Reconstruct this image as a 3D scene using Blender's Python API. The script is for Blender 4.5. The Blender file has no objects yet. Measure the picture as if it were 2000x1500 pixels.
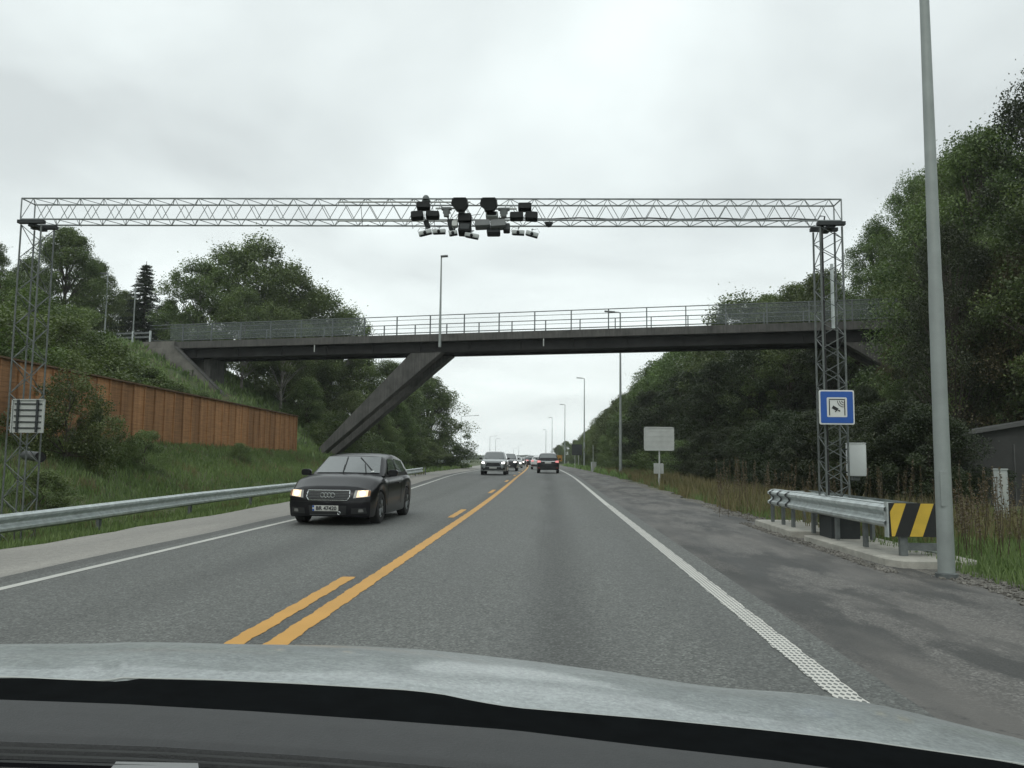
import bpy, math, random
import numpy as np
from mathutils import Vector, Matrix
random.seed(7); RNG = np.random.default_rng(11)
R_ = math.radians
scene = bpy.context.scene
COL = scene.collection

# ------------------------------------------------------------------ camera
FPX, HC = 1570.0, 1.35
YAW, PITCH, ROLL = R_(2.96), R_(5.318), R_(0.6)
CR = Matrix.Rotation(YAW, 3, 'Z') @ Matrix.Rotation(math.pi/2 + PITCH, 3, 'X') @ Matrix.Rotation(ROLL, 3, 'Z')
cd = bpy.data.cameras.new('camera'); cam = bpy.data.objects.new('camera', cd); COL.objects.link(cam)
cam.matrix_world = Matrix.Translation((0, 0, HC)) @ CR.to_4x4()
cd.sensor_width = 36; cd.lens = 36*FPX/2000; cd.clip_start = 0.05; cd.clip_end = 5000
scene.camera = cam
CP = Vector((0, 0, HC)); HD = Vector((-math.sin(YAW), math.cos(YAW), 0))

def ray(px, py): return CR @ Vector(((px-1000)/FPX, (750-py)/FPX, -1))
def at(px, py, D):
    r = ray(px, py); return CP + r*(D/r.dot(HD))
def gz(px, py, z=0.0):
    r = ray(px, py); return CP + r*((z-HC)/r.z)
def atx(px, py, X):
    r = ray(px, py); return CP + r*(X/r.x)

# ------------------------------------------------------------------ world, sun
SUN_EL, SUN_AZ = R_(48), R_(200)
w = bpy.data.worlds.new('World'); scene.world = w; w.use_nodes = True
nt = w.node_tree; nt.nodes.clear()
def N(t, **k):
    n = nt.nodes.new(t)
    for a, b in k.items(): setattr(n, a, b)
    return n
def L(a, b): nt.links.new(a, b)
out = N('ShaderNodeOutputWorld'); bg = N('ShaderNodeBackground'); L(bg.outputs[0], out.inputs[0])
sky = N('ShaderNodeTexSky', sky_type='NISHITA', sun_disc=False)
sky.sun_elevation = SUN_EL; sky.sun_rotation = SUN_AZ; sky.air_density = 1.5; sky.dust_density = 3
tc = N('ShaderNodeTexCoord'); sep = N('ShaderNodeSeparateXYZ'); L(tc.outputs['Generated'], sep.inputs[0])
def M(op, a, b=None, c=None):
    n = N('ShaderNodeMath', operation=op)
    for i, v in enumerate((a, b, c)):
        if v is None: continue
        if hasattr(v, 'links'): L(v, n.inputs[i])
        else: n.inputs[i].default_value = v
    return n.outputs[0]
zc = M('MAXIMUM', sep.outputs[2], 0.0)
den = M('ADD', zc, 0.16)
cx_ = M('DIVIDE', sep.outputs[0], den); cy_ = M('DIVIDE', sep.outputs[1], den)
cmb = N('ShaderNodeCombineXYZ'); L(cx_, cmb.inputs[0]); L(cy_, cmb.inputs[1])
n1 = N('ShaderNodeTexNoise'); n1.inputs['Scale'].default_value = 0.95; n1.inputs['Detail'].default_value = 6; n1.inputs['Roughness'].default_value = 0.46
n1.inputs['Distortion'].default_value = 0.3
L(cmb.outputs[0], n1.inputs['Vector'])
rp = N('ShaderNodeValToRGB'); L(n1.outputs[0], rp.inputs[0])
rp.color_ramp.elements[0].position = 0.38; rp.color_ramp.elements[0].color = (.575, .62, .62, 1)
rp.color_ramp.elements[1].position = 0.62; rp.color_ramp.elements[1].color = (.845, .915, .905, 1)
hz = N('ShaderNodeMapRange'); L(zc, hz.inputs[0]); hz.inputs[1].default_value = 0.0; hz.inputs[2].default_value = 0.32
hz.inputs[3].default_value = 0.62; hz.inputs[4].default_value = 0.0
mh = N('ShaderNodeMixRGB'); L(hz.outputs[0], mh.inputs[0]); L(rp.outputs[0], mh.inputs[1]); mh.inputs[2].default_value = (1.02, 1.10, 1.085, 1)
skm = N('ShaderNodeMixRGB', blend_type='MULTIPLY'); skm.inputs[0].default_value = 1; L(sky.outputs[0], skm.inputs[1]); skm.inputs[2].default_value = (.1, .1, .1, 1)
mx = N('ShaderNodeMixRGB'); mx.inputs[0].default_value = 0.93; L(skm.outputs[0], mx.inputs[1]); L(mh.outputs[0], mx.inputs[2])
L(mx.outputs[0], bg.inputs[0]); bg.inputs[1].default_value = 1.13
sd = bpy.data.lights.new('sun', 'SUN'); so = bpy.data.objects.new('sun', sd); COL.objects.link(so)
sd.energy = 0.6; sd.angle = R_(25); sd.color = (1, .97, .92)
sv = Vector((math.sin(SUN_AZ)*math.cos(SUN_EL), math.cos(SUN_AZ)*math.cos(SUN_EL), math.sin(SUN_EL)))
so.rotation_euler = sv.to_track_quat('Z', 'Y').to_euler()
scene.view_settings.view_transform = 'Standard'; scene.view_settings.look = 'None'
scene.view_settings.exposure = 0.13; scene.view_settings.gamma = 1.0

# ------------------------------------------------------------------ materials
MATS = {}
class Mat:
    def __init__(s, name):
        s.m = bpy.data.materials.new(name); s.m.use_nodes = True; s.t = s.m.node_tree
        s.b = s.t.nodes['Principled BSDF']; MATS[name] = s.m
    def n(s, t, **k):
        n = s.t.nodes.new(t)
        for a, b in k.items(): setattr(n, a, b)
        return n
    def l(s, a, b): s.t.links.new(a, b)
    def set(s, **k):
        for a, b in k.items(): s.b.inputs[a.replace('_', ' ')].default_value = b
    def co(s, kind='Object', scale=(1, 1, 1)):
        tc = s.n('ShaderNodeTexCoord'); mp = s.n('ShaderNodeMapping'); s.l(tc.outputs[kind], mp.inputs[0])
        mp.inputs['Scale'].default_value = scale; return mp.outputs[0]
    def noise(s, v, sc, det=4, ro=.55):
        n = s.n('ShaderNodeTexNoise'); s.l(v, n.inputs['Vector']); n.inputs['Scale'].default_value = sc
        n.inputs['Detail'].default_value = det; n.inputs['Roughness'].default_value = ro; return n.outputs[0]
    def ramp(s, f, *st):
        r = s.n('ShaderNodeValToRGB'); s.l(f, r.inputs[0]); e = r.color_ramp.elements
        while len(e) < len(st): e.new(.5)
        for i, (p, c) in enumerate(st):
            e[i].position = p; e[i].color = (c, c, c, 1) if not hasattr(c, '__len__') else (*c, 1)
        return r.outputs[0]
    def mix(s, f, a, b, mode='MIX'):
        n = s.n('ShaderNodeMixRGB', blend_type=mode)
        for i, v in enumerate((f, a, b)):
            if hasattr(v, 'links'): s.l(v, n.inputs[i])
            elif hasattr(v, '__len__'): n.inputs[i].default_value = (*v, 1)
            else: n.inputs[i].default_value = v
        return n.outputs[0]
    def math(s, op, a, b=None):
        n = s.n('ShaderNodeMath', operation=op)
        for i, v in enumerate((a, b)):
            if v is None: continue
            if hasattr(v, 'links'): s.l(v, n.inputs[i])
            else: n.inputs[i].default_value = v
        return n.outputs[0]
    def bump(s, h, st=.3, d=.01):
        b = s.n('ShaderNodeBump'); b.inputs['Strength'].default_value = st; b.inputs['Distance'].default_value = d
        s.l(h, b.inputs['Height']); s.l(b.outputs[0], s.b.inputs['Normal'])
    def col(s, c): s.l(c, s.b.inputs['Base Color'])

def simple(name, c, rough=.5, metal=0., var=.15, sc=6., bump=0., coat=0., spec=.5):
    m = Mat(name); v = m.co()
    n = m.noise(v, sc, 5, .6)
    c0 = tuple(x*(1-var) for x in c); c1 = tuple(min(1, x*(1+var)) for x in c)
    m.col(m.ramp(n, (.3, c0), (.7, c1))); m.set(Roughness=rough, Metallic=metal)
    m.b.inputs['Coat Weight'].default_value = coat; m.b.inputs['Specular IOR Level'].default_value = spec
    if bump: m.bump(m.noise(v, sc*8, 4), bump, .01)
    return m.m

# asphalt with lateral/longitudinal UV (u = metres across, v = metres along)
def asphalt(name, base, tracks, dirt, spk=1.):
    m = Mat(name); uv = m.co('UV'); o = m.co('Object')
    sx = m.n('ShaderNodeSeparateXYZ'); m.l(uv, sx.inputs[0]); u = sx.outputs[0]
    ag = m.n('ShaderNodeTexVoronoi'); m.l(o, ag.inputs['Vector']); ag.inputs['Scale'].default_value = 60
    sp = m.ramp(ag.outputs['Color'], (0., 1-.5*spk), (.55, 1-.07*spk), (1., 1+.8*spk))
    big = m.noise(m.co('UV', (1., .12, 1)), 1.1, 5, .6)
    fin = m.noise(o, 9, 6, .7)
    c = m.mix(1., m.ramp(big, (.3, tuple(x*.78 for x in base)), (.7, tuple(x*1.18 for x in base))), sp, 'MULTIPLY')
    c = m.mix(1., c, m.ramp(fin, (.25, .82), (.75, 1.17)), 'MULTIPLY')
    for (cu, wd, st) in tracks:
        d = m.math('ABSOLUTE', m.math('SUBTRACT', m.math('ADD', u, m.math('MULTIPLY', m.math('SUBTRACT', big, .5), .5)), cu))
        g = m.n('ShaderNodeMapRange', interpolation_type='SMOOTHSTEP'); m.l(d, g.inputs[0])
        g.inputs[1].default_value = 0; g.inputs[2].default_value = wd; g.inputs[3].default_value = st; g.inputs[4].default_value = 1.
        c = m.mix(1., c, g.outputs[0], 'MULTIPLY')
    if dirt:
        pt = m.noise(m.co('UV', (1., .33, 1)), 1.5, 6, .62)
        c = m.mix(m.ramp(pt, (.45, 0.), (.54, .85)), c, (.043, .044, .042))
        p2 = m.noise(m.co('UV', (1.2, .4, 1)), .8, 4)
        c = m.mix(m.ramp(p2, (.45, 0.), (.65, .6)), c, (.165, .156, .143))
    cr = m.n('ShaderNodeTexVoronoi', feature='DISTANCE_TO_EDGE'); m.l(m.mix(.12, m.co('UV', (1, .35, 1)), m.noise(o, 2.2, 4)), cr.inputs['Vector']); cr.inputs['Scale'].default_value = .55
    crk = m.math('MULTIPLY', m.ramp(cr.outputs[0], (.0, 1.), (.012, 0.)), m.ramp(fin, (.5, 0.), (.62, .7)))
    c = m.mix(crk, c, (.03, .03, .03))
    m.col(c); m.set(Roughness=.68)
    m.l(m.ramp(big, (.3, .55), (.7, .78)), m.b.inputs['Roughness'])
    m.bump(ag.outputs['Distance'], .5*spk, .006)
    return m.m
M_ROAD = asphalt('asphalt_wet', (.122, .128, .120), [(0.08, .55, .66), (-3.9, .5, .85), (-2.15, .45, .75), (1.3, .5, .93)], False)
M_SHO = asphalt('asphalt_worn', (.128, .124, .115), [(2.25, .5, .6)], True)
M_LSHO = asphalt('concrete_gravel_strip', (.27, .26, .235), [], False, .3)
M_LDRK = asphalt('asphalt_edge', (.095, .098, .092), [], False)

def paint(name, c, wear0, wear1, dots=False):
    m = Mat(name); o = m.co(); n = m.noise(o, 14, 6, .75); n2 = m.noise(o, 1.2, 3)
    f = m.ramp(m.math('ADD', m.math('MULTIPLY', n, .75), m.math('MULTIPLY', n2, .25)), (wear0, 1.), (wear1, 0.))
    if dots:
        uv = m.n('ShaderNodeTexCoord').outputs['UV']; s = m.n('ShaderNodeSeparateXYZ'); m.l(uv, s.inputs[0])
        a = m.math('SINE', m.math('MULTIPLY', m.math('ADD', m.math('MULTIPLY', s.outputs[0], 2.), s.outputs[1]), 44.))
        b = m.math('SINE', m.math('MULTIPLY', m.math('SUBTRACT', m.math('MULTIPLY', s.outputs[0], 2.), s.outputs[1]), 44.))
        d = m.ramp(m.math('MULTIPLY', a, b), (.10, .0), (.26, 1.))
        f = m.math('MINIMUM', m.math('ADD', m.math('MULTIPLY', d, .85), .0), f) if False else m.math('MAXIMUM', m.math('SUBTRACT', 1., f), d)
        f = m.math('SUBTRACT', 1., f)
    ag = m.n('ShaderNodeTexVoronoi'); m.l(o, ag.inputs['Vector']); ag.inputs['Scale'].default_value = 70
    asph = m.mix(1., (.12, .127, .122), m.ramp(ag.outputs['Color'], (0., .6), (1., 1.6)), 'MULTIPLY')
    cc = m.mix(m.ramp(n2, (.3, 0.), (.7, .35)), c, tuple(x*.62 for x in c))
    m.col(m.mix(f, asph, cc)); m.set(Roughness=.6); m.bump(n, .3, .004)
    return m.m
M_YEL = paint('yellow_road_paint', (.62, .33, .07), .62, .74)
M_WHT = paint('white_road_paint', (.55, .55, .51), .60, .72)
M_WDOT = paint('white_profiled_paint', (.66, .65, .60), .66, .80, True)

# ground
m = Mat('grass_ground'); o = m.co()
a = m.noise(o, .5, 5, .6); b = m.noise(o, 5, 6, .7)
c = m.mix(m.ramp(a, (.35, 0.), (.65, 1.)), (.06, .09, .036), (.11, .115, .055))
c = m.mix(1., c, m.ramp(b, (.25, .5), (.75, 1.5)), 'MULTIPLY')
m.col(c); m.set(Roughness=.95); m.bump(b, .8, .08); M_GRD = m.m
m = Mat('gravel'); o = m.co(); v = m.n('ShaderNodeTexVoronoi'); m.l(o, v.inputs['Vector']); v.inputs['Scale'].default_value = 28
c = m.mix(1., m.ramp(m.noise(o, 1.2, 4), (.3, (.12, .115, .10)), (.7, (.2, .19, .17))), m.ramp(v.outputs['Color'], (0., .5), (1., 1.5)), 'MULTIPLY')
m.col(c); m.set(Roughness=.9); m.bump(v.outputs['Distance'], .9, .03); M_GRAV = m.m

def leafmat(name, c0, c1, hue=0):
    m = Mat(name)
    g = m.n('ShaderNodeNewGeometry'); at_ = m.n('ShaderNodeAttribute', attribute_name='tint')
    oi = m.n('ShaderNodeObjectInfo')
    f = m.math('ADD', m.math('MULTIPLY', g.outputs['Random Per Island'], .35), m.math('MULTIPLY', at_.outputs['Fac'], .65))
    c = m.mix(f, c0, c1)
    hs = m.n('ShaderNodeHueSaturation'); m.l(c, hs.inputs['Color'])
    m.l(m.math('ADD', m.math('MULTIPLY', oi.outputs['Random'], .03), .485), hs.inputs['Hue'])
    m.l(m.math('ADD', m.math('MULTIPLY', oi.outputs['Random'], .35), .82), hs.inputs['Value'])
    m.l(hs.outputs[0], m.b.inputs['Base Color']); m.set(Roughness=.5)
    tr = m.n('ShaderNodeBsdfTranslucent'); m.l(m.mix(1., hs.outputs[0], (1.1, 1.3, .6), 'MULTIPLY'), tr.inputs[0])
    ms = m.n('ShaderNodeMixShader'); ms.inputs[0].default_value = .28
    m.l(m.b.outputs[0], ms.inputs[1]); m.l(tr.outputs[0], ms.inputs[2])
    m.l(ms.outputs[0], m.t.nodes['Material Output'].inputs[0]); return m.m
M_LEAF = leafmat('leaf_dark_green', (.040, .064, .024), (.16, .205, .075))
M_LEAFSH = leafmat('leaf_shaded_green', (.020, .030, .014), (.062, .080, .036))  # leaf green darkened: the wood's deep shade is put into the colour
M_LEAF2 = leafmat('leaf_fresh_green', (.058, .085, .034), (.195, .25, .10))
M_LEAFB = leafmat('leaf_brownish', (.065, .066, .030), (.16, .14, .068))
M_NEED = leafmat('spruce_needles', (.020, .032, .018), (.045, .062, .032))
M_GRASS = leafmat('grass_blades', (.08, .125, .045), (.21, .275, .11))
M_DRYG = leafmat('dry_grass', (.13, .12, .06), (.26, .22, .12))
M_SEED = leafmat('dock_seed', (.085, .065, .04), (.17, .13, .075))
M_WFL = leafmat('white_blossom', (.35, .36, .30), (.55, .55, .48))
M_BARK = simple('bark', (.075, .065, .052), .9, 0, .4, 5, .8)
M_BIRCH = simple('pale_bark', (.22, .21, .19), .85, 0, .5, 4, .5)

M_GALV = simple('galvanised_steel', (.50, .545, .54), .45, .5, .22, 7)
M_GALD = simple('dull_galvanised_steel', (.15, .165, .165), .55, .55, .25, 9)
M_TOWR = simple('tower_steel', (.13, .145, .14), .55, .4, .25, 9)
M_GANT = simple('gantry_steel', (.24, .26, .26), .5, .4, .25, 9)
M_POLE = simple('painted_lamp_pole', (.27, .30, .29), .55, .2, .12, 3)
M_LAMPH = simple('lamp_housing', (.17, .18, .18), .5, .2)
M_CONC = simple('pale_concrete', (.36, .35, .31), .85, 0, .22, 5, .5)
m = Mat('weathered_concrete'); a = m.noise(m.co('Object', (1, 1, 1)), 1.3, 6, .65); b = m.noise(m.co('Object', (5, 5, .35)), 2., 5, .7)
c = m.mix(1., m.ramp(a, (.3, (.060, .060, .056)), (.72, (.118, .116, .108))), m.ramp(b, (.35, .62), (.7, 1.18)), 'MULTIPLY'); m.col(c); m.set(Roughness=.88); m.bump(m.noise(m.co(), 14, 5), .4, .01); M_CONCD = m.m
M_CONCW = simple('wing_wall_concrete', (.15, .145, .13), .9, 0, .35, 1.4, .4)
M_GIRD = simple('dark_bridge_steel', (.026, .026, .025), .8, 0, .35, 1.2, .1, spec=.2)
M_RAIL = simple('bridge_railing_grey', (.12, .135, .135), .5, .5, .15)
M_BLK = simple('black_housing', (.008, .010, .010), .6, 0, .2, spec=.2)
M_WHTP = simple('white_enclosure', (.37, .40, .39), .5, 0, .08, 3)
M_CABW = simple('cabinet_white', (.52, .55, .54), .5, 0, .06, 3)
M_GREYB = simple('grey_enclosure', (.10, .112, .112), .5, 0, .12)
M_DKGR = simple('dark_grey_enclosure', (.032, .037, .038), .6, 0, .15, spec=.3)
M_SGB = simple('aluminium_sign_back', (.42, .44, .42), .55, .15, .1, 3)
M_SHED = simple('shed_wall', (.040, .042, .040), .85, 0, .25, 2, .2)
M_SHEDR = simple('shed_roof', (.085, .088, .085), .8, 0, .2, 2)
M_RUB = simple('tyre_rubber', (.018, .018, .018), .85, 0, .2, 20)
M_RIM = simple('alloy_rim', (.17, .18, .18), .35, .8, .1)
M_CHR = simple('chrome', (.62, .64, .64), .18, 1., .05)
M_TRIM = simple('black_plastic_trim', (.014, .015, .016), .6, 0, .2)
M_BLUE = simple('sign_blue', (.012, .085, .36), .4, 0, .05, 2)
M_SWHT = simple('sign_white', (.62, .64, .62), .45, 0, .04, 2)
M_SBLK = simple('sign_black', (.012, .013, .013), .5, 0, .05)
M_SYEL = simple('sign_yellow', (.62, .42, .05), .45, 0, .12, 4)
M_ORNG = simple('orange_board', (.30, .15, .02), .5)
M_CABLE = simple('black_cable', (.015, .015, .015), .6)
M_DASH = simple('dashboard_plastic', (.052, .054, .055), .8, 0, .06, 40, .25)
M_DASHD = simple('dashboard_vent_black', (.006, .006, .007), .9, spec=.05)
M_COWL = simple('cowl_black', (.004, .005, .0055), .95, 0, .3, 20, spec=.03)
M_SLAT = simple('vent_slat_plastic', (.09, .095, .095), .6, 0, .1, 20)
M_PAPER = simple('grey_card', (.22, .225, .225), .8)
M_PIPE = simple('grey_drain_pipe', (.075, .085, .09), .6)
M_PIPEIN = simple('pipe_dark_inside', (.01, .01, .01), .9)
m = Mat('red_brown_timber'); o = m.co('Object', (1, 1, 1))
s = m.n('ShaderNodeSeparateXYZ'); m.l(o, s.inputs[0])
st = m.noise(m.co('Object', (1, 1.3, .12)), 4, 5, .6); ln = m.noise(m.co('Object', (.2, .5, 9)), 3, 3)
c = m.ramp(st, (.28, (.265, .13, .056)), (.72, (.45, .232, .102)))
c = m.mix(1., c, m.ramp(ln, (.3, .78), (.7, 1.15)), 'MULTIPLY')
pi_ = m.math('FLOOR', m.math('MULTIPLY', m.math('ADD', s.outputs[1], 21.8), 1/.75)); wn = m.n('ShaderNodeTexWhiteNoise', noise_dimensions='1D'); m.l(pi_, wn.inputs['W'])
c = m.mix(1., c, m.ramp(wn.outputs[0], (0., .72), (1., 1.2)), 'MULTIPLY')
bt = m.math('ADD', s.outputs[2], m.math('MULTIPLY', m.noise(m.co('Object', (1, .8, 1)), 2., 5), .8))
c = m.mix(m.ramp(bt, (.05, .75), (.75, 0.)), c, (.10, .075, .04)); m.col(c); m.set(Roughness=.8)
fr = m.math('FRACT', m.math('MULTIPLY', s.outputs[2], 7.1)); m.bump(m.ramp(fr, (.0, 0.), (.08, 1.)), .6, .02); M_WOOD = m.m
M_WOODC = simple('timber_cap', (.11, .068, .035), .8, 0, .3, 4)
m = Mat('railing_mesh'); m.set(Roughness=.4, Base_Color=(.14, .165, .165, 1)); 
tb = m.n('ShaderNodeBsdfTransparent'); ms = m.n('ShaderNodeMixShader'); ms.inputs[0].default_value = .24
m.l(tb.outputs[0], ms.inputs[1]); m.l(m.b.outputs[0], ms.inputs[2]); m.l(ms.outputs[0], m.t.nodes['Material Output'].inputs[0]); M_MESH = m.m
def carpaint(name, c, metal=.6, rough=.3, fl=0.):
    m = Mat(name); o = m.co(); n = m.noise(o, 3, 5, .6)
    m.col(m.ramp(n, (.3, tuple(x*.9 for x in c)), (.7, tuple(min(1, x*1.1) for x in c))))
    m.set(Metallic=metal, Roughness=rough); m.b.inputs['Coat Weight'].default_value = .9-fl; m.b.inputs['Coat Roughness'].default_value = .06
    if fl: m.b.inputs['Specular IOR Level'].default_value = .25
    return m.m
M_PBLK = carpaint('black_car_paint', (.005, .005, .007), .0, .30, .62)
M_PSIL = carpaint('silver_car_paint', (.30, .32, .32), .7, .38)
M_PWHT = carpaint('white_car_paint', (.55, .56, .56), .0, .4)
M_PDRK = carpaint('dark_grey_car_paint', (.03, .035, .04), .5, .35)
M_PRED = carpaint('red_car_paint', (.22, .02, .02), .2, .35)
m = Mat('hood_silver_paint'); o = m.co(); n = m.noise(o, 2.5, 5, .6)
vd = m.n('ShaderNodeTexVoronoi'); m.l(o, vd.inputs['Vector']); vd.inputs['Scale'].default_value = 130
dr = m.ramp(vd.outputs['Distance'], (.1, 1.), (.42, 0.))
dm = m.ramp(m.noise(o, 9, 4, .6), (.4, 0.), (.6, 1.))
drp = m.math('MULTIPLY', dr, dm)
c = m.ramp(n, (.3, (.27, .295, .295)), (.7, (.36, .39, .388)))
c = m.mix(m.math('MULTIPLY', drp, .45), c, (.56, .60, .58))
c = m.mix(1., c, m.ramp(m.noise(o, 95, 3, .7), (.32, .78), (.68, 1.2)), 'MULTIPLY')
c = m.mix(1., c, m.ramp(m.noise(o, 17, 5, .65), (.3, .86), (.7, 1.1)), 'MULTIPLY'); m.col(c)
m.set(Metallic=.3, Roughness=.5); m.b.inputs['Coat Weight'].default_value = .45; m.b.inputs['Coat Roughness'].default_value = .10
m.bump(drp, .12, .001); M_HOOD = m.m
m = Mat('car_glass'); m.set(Base_Color=(.085, .10, .10, 1), Roughness=.06, Metallic=0.); m.b.inputs['IOR'].default_value = 1.9; m.b.inputs['Coat Weight'].default_value = 1.; m.b.inputs['Coat Roughness'].default_value = .02
M_GLS = m.m
def emis(name, c, s):
    m = Mat(name); m.set(Base_Color=(.6, .6, .6, 1), Roughness=.2); m.b.inputs['Emission Color'].default_value = (*c, 1); m.b.inputs['Emission Strength'].default_value = s
    return m.m
M_HLW = emis('headlight_warm', (1., .80, .46), 1.7); M_HLG = emis('headlight_glow', (1., .62, .24), .75); M_HLC = emis('headlight_white', (1., .96, .9), 5.)
M_TAIL = emis('tail_light_red', (1., .03, .03), .55)
M_LENS = simple('clear_lens', (.30, .30, .29), .2, .5, .1); M_LENSR = simple('red_lens', (.25, .01, .01), .3); M_LENSO = simple('orange_lens', (.26, .12, .05), .3)
M_PLATE = simple('number_plate_white', (.52, .53, .50), .5, 0, .04)

# ------------------------------------------------------------------ mesh builders
class MB:
    def __init__(s): s.v = []; s.f = []
    def add(s, vs, fs):
        o = len(s.v); s.v += [tuple(p) for p in vs]; s.f += [tuple(i+o for i in f) for f in fs]; return s
    def box(s, c, d, rot=None):
        c = Vector(c); hx, hy, hz = d[0]/2, d[1]/2, d[2]/2
        vs = [Vector((x, y, z)) for x in (-hx, hx) for y in (-hy, hy) for z in (-hz, hz)]
        if rot is not None: vs = [rot @ p for p in vs]
        return s.add([p+c for p in vs], [(0, 1, 3, 2), (4, 6, 7, 5), (0, 4, 5, 1), (2, 3, 7, 6), (0, 2, 6, 4), (1, 5, 7, 3)])
    def rbox(s, c, d, r, rot=None, axis=2):
        # rounded-rectangle prism extruded along `axis`
        ax = [0, 1, 2]; ax.remove(axis); a, b = ax; pts = []
        for (sx, sy, a0) in ((1, 1, 0), (-1, 1, 90), (-1, -1, 180), (1, -1, 270)):
            for k in range(4):
                t = R_(a0+30*k); pts.append((sx*(d[a]/2-r)+r*math.cos(t), sy*(d[b]/2-r)+r*math.sin(t)))
        n = len(pts); vs = []
        lay = ((-.5, .94), (-.44, 1), (.44, 1), (.5, .94))
        for h, k in lay:
            for p in pts:
                q = [0, 0, 0]; q[a] = p[0]*k; q[b] = p[1]*k; q[axis] = h*d[axis]; q = Vector(q)
                if rot is not None: q = rot @ q
                vs.append(q+Vector(c))
        fs = [tuple(range(n))[::-1], tuple(range(3*n, 4*n))]
        for l in range(3):
            for i in range(n): j = (i+1) % n; fs.append((l*n+i, l*n+j, (l+1)*n+j, (l+1)*n+i))
        return s.add(vs, fs)
    def tube(s, pts, r, n=8, caps=True):
        pts = [Vector(p) for p in pts]; rs = r if hasattr(r, '__len__') else [r]*len(pts); vs = []; fs = []
        for i, p in enumerate(pts):
            d = (pts[min(i+1, len(pts)-1)]-pts[max(i-1, 0)]).normalized()
            up = Vector((0, 0, 1)) if abs(d.z) < .9 else Vector((0, 1, 0))
            x = d.cross(up).normalized(); y = d.cross(x).normalized()
            for k in range(n):
                t = 2*math.pi*(k+.5)/n; vs.append(p+(x*math.cos(t)+y*math.sin(t))*rs[i])
        for i in range(len(pts)-1):
            for k in range(n): j = (k+1) % n; fs.append((i*n+k, i*n+j, (i+1)*n+j, (i+1)*n+k))
        if caps: fs.append(tuple(range(n))[::-1]); fs.append(tuple(range((len(pts)-1)*n, len(pts)*n)))
        return s.add(vs, fs)
    def prism(s, poly, ext):
        n = len(poly); e = Vector(ext); a = [Vector(p) for p in poly]
        return s.add(a+[p+e for p in a], [tuple(range(n))[::-1], tuple(range(n, 2*n))]+[(i, (i+1) % n, (i+1) % n+n, i+n) for i in range(n)])
    def grid(s, rows, close=False):
        n = len(rows[0]); vs = [p for r in rows for p in r]; fs = []
        for i in range(len(rows)-1):
            for j in range(n-1 if not close else n):
                k = (j+1) % n; fs.append((i*n+j, i*n+k, (i+1)*n+k, (i+1)*n+j))
        return s.add(vs, fs)
    def lathe(s, prof, n=24, axis=0, c=(0, 0, 0)):
        rows = []
        for (r, h) in prof:
            row = []
            for k in range(n):
                t = 2*math.pi*k/n; q = [0, 0, 0]; q[axis] = h; q[(axis+1) % 3] = r*math.cos(t); q[(axis+2) % 3] = r*math.sin(t)
                row.append(Vector(q)+Vector(c))
            rows.append(row)
        return s.grid(rows, True)
    def build(s, name, mat, parent=None, smooth=False, origin=None, ang=40):
        me = bpy.data.meshes.new(name); vs = s.v
        if origin is not None:
            ov = Vector(origin); vs = [tuple(Vector(p)-ov) for p in vs]
        me.from_pydata(vs, [], s.f); me.materials.append(mat); me.validate()
        import bmesh
        bm = bmesh.new(); bm.from_mesh(me); bmesh.ops.recalc_face_normals(bm, faces=bm.faces)
        if smooth:
            for f in bm.faces: f.smooth = True
            for e in bm.edges:
                if len(e.link_faces) == 2 and e.calc_face_angle(0) > R_(ang): e.smooth = False
        bm.to_mesh(me); bm.free()
        o = bpy.data.objects.new(name, me); COL.objects.link(o)
        if origin is not None: o.location = origin
        if parent is not None: o.parent = parent
        return o

def tag(o, label=None, cat=None, group=None, kind=None):
    if label: o['label'] = label
    if cat: o['category'] = cat
    if group: o['group'] = group
    if kind: o['kind'] = kind
    return o
def thing(name, label, cat, loc=(0, 0, 0), rz=0., group=None):
    o = bpy.data.objects.new(name, None); COL.objects.link(o); o.location = loc; o.rotation_euler = (0, 0, rz); o.empty_display_size = .2
    return tag(o, label, cat, group)
def dup(root, loc=None, rz=None, label=None, scale=None, cat=None, group=None):
    def cp(o, par):
        c = o.copy(); COL.objects.link(c); c.parent = par
        for ch in KIDS.get(o.name, list(o.children)): cp(ch, c)
        return c
    r = cp(root, None)
    if loc is not None: r.location = loc
    if rz is not None: r.rotation_euler = (0, 0, rz)
    if scale is not None: r.scale = scale if hasattr(scale, '__len__') else (scale,)*3
    if label: r['label'] = label
    if cat: r['category'] = cat
    if group: r['group'] = group
    return r
KIDS = {}

# ------------------------------------------------------------------ setting functions
def sm(a, b, x):
    t = min(1., max(0., (x-a)/(b-a))); return t*t*(3-2*t)
def cxr(y): return -(max(0., y)**2)/8400. if y < 420 else -21-(y-420)*.1
def zr(y): return .20*sm(18, 60, y)
def interp(x, xs, ys): return float(np.interp(x, xs, ys))
def eL(y): return -1.15*sm(18, 66, y)
LA = ([-120, -60, -40, -31, -27, -21, -18, -15.2, -14.5, -10.7, -9.9, -9.0, -8.2, -7.5], [15, 12.5, 9.8, 8.6, 7.2, 4.3, 2.9, 2.05, 1.85, .15, -.2, -.22, -.08, 0])
LB = ([-120, -60, -40, -31, -27, -21, -18, -15.2, -14.5, -11.0, -9.9, -9.0, -8.2, -7.5], [19, 16, 12.0, 9.3, 8.6, 5.6, 3.9, 2.2, 1.75, .25, -.1, -.12, -.05, 0])
RA = ([4.4, 5.5, 9, 14, 22, 30, 45, 90], [0, -.03, -.05, .1, .5, 3.0, 9, 14])
RB = ([4.4, 5.5, 9, 12, 16, 22, 28, 45, 90], [0, 0, .1, .6, 2.4, 5.6, 8.4, 11, 15])
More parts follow.
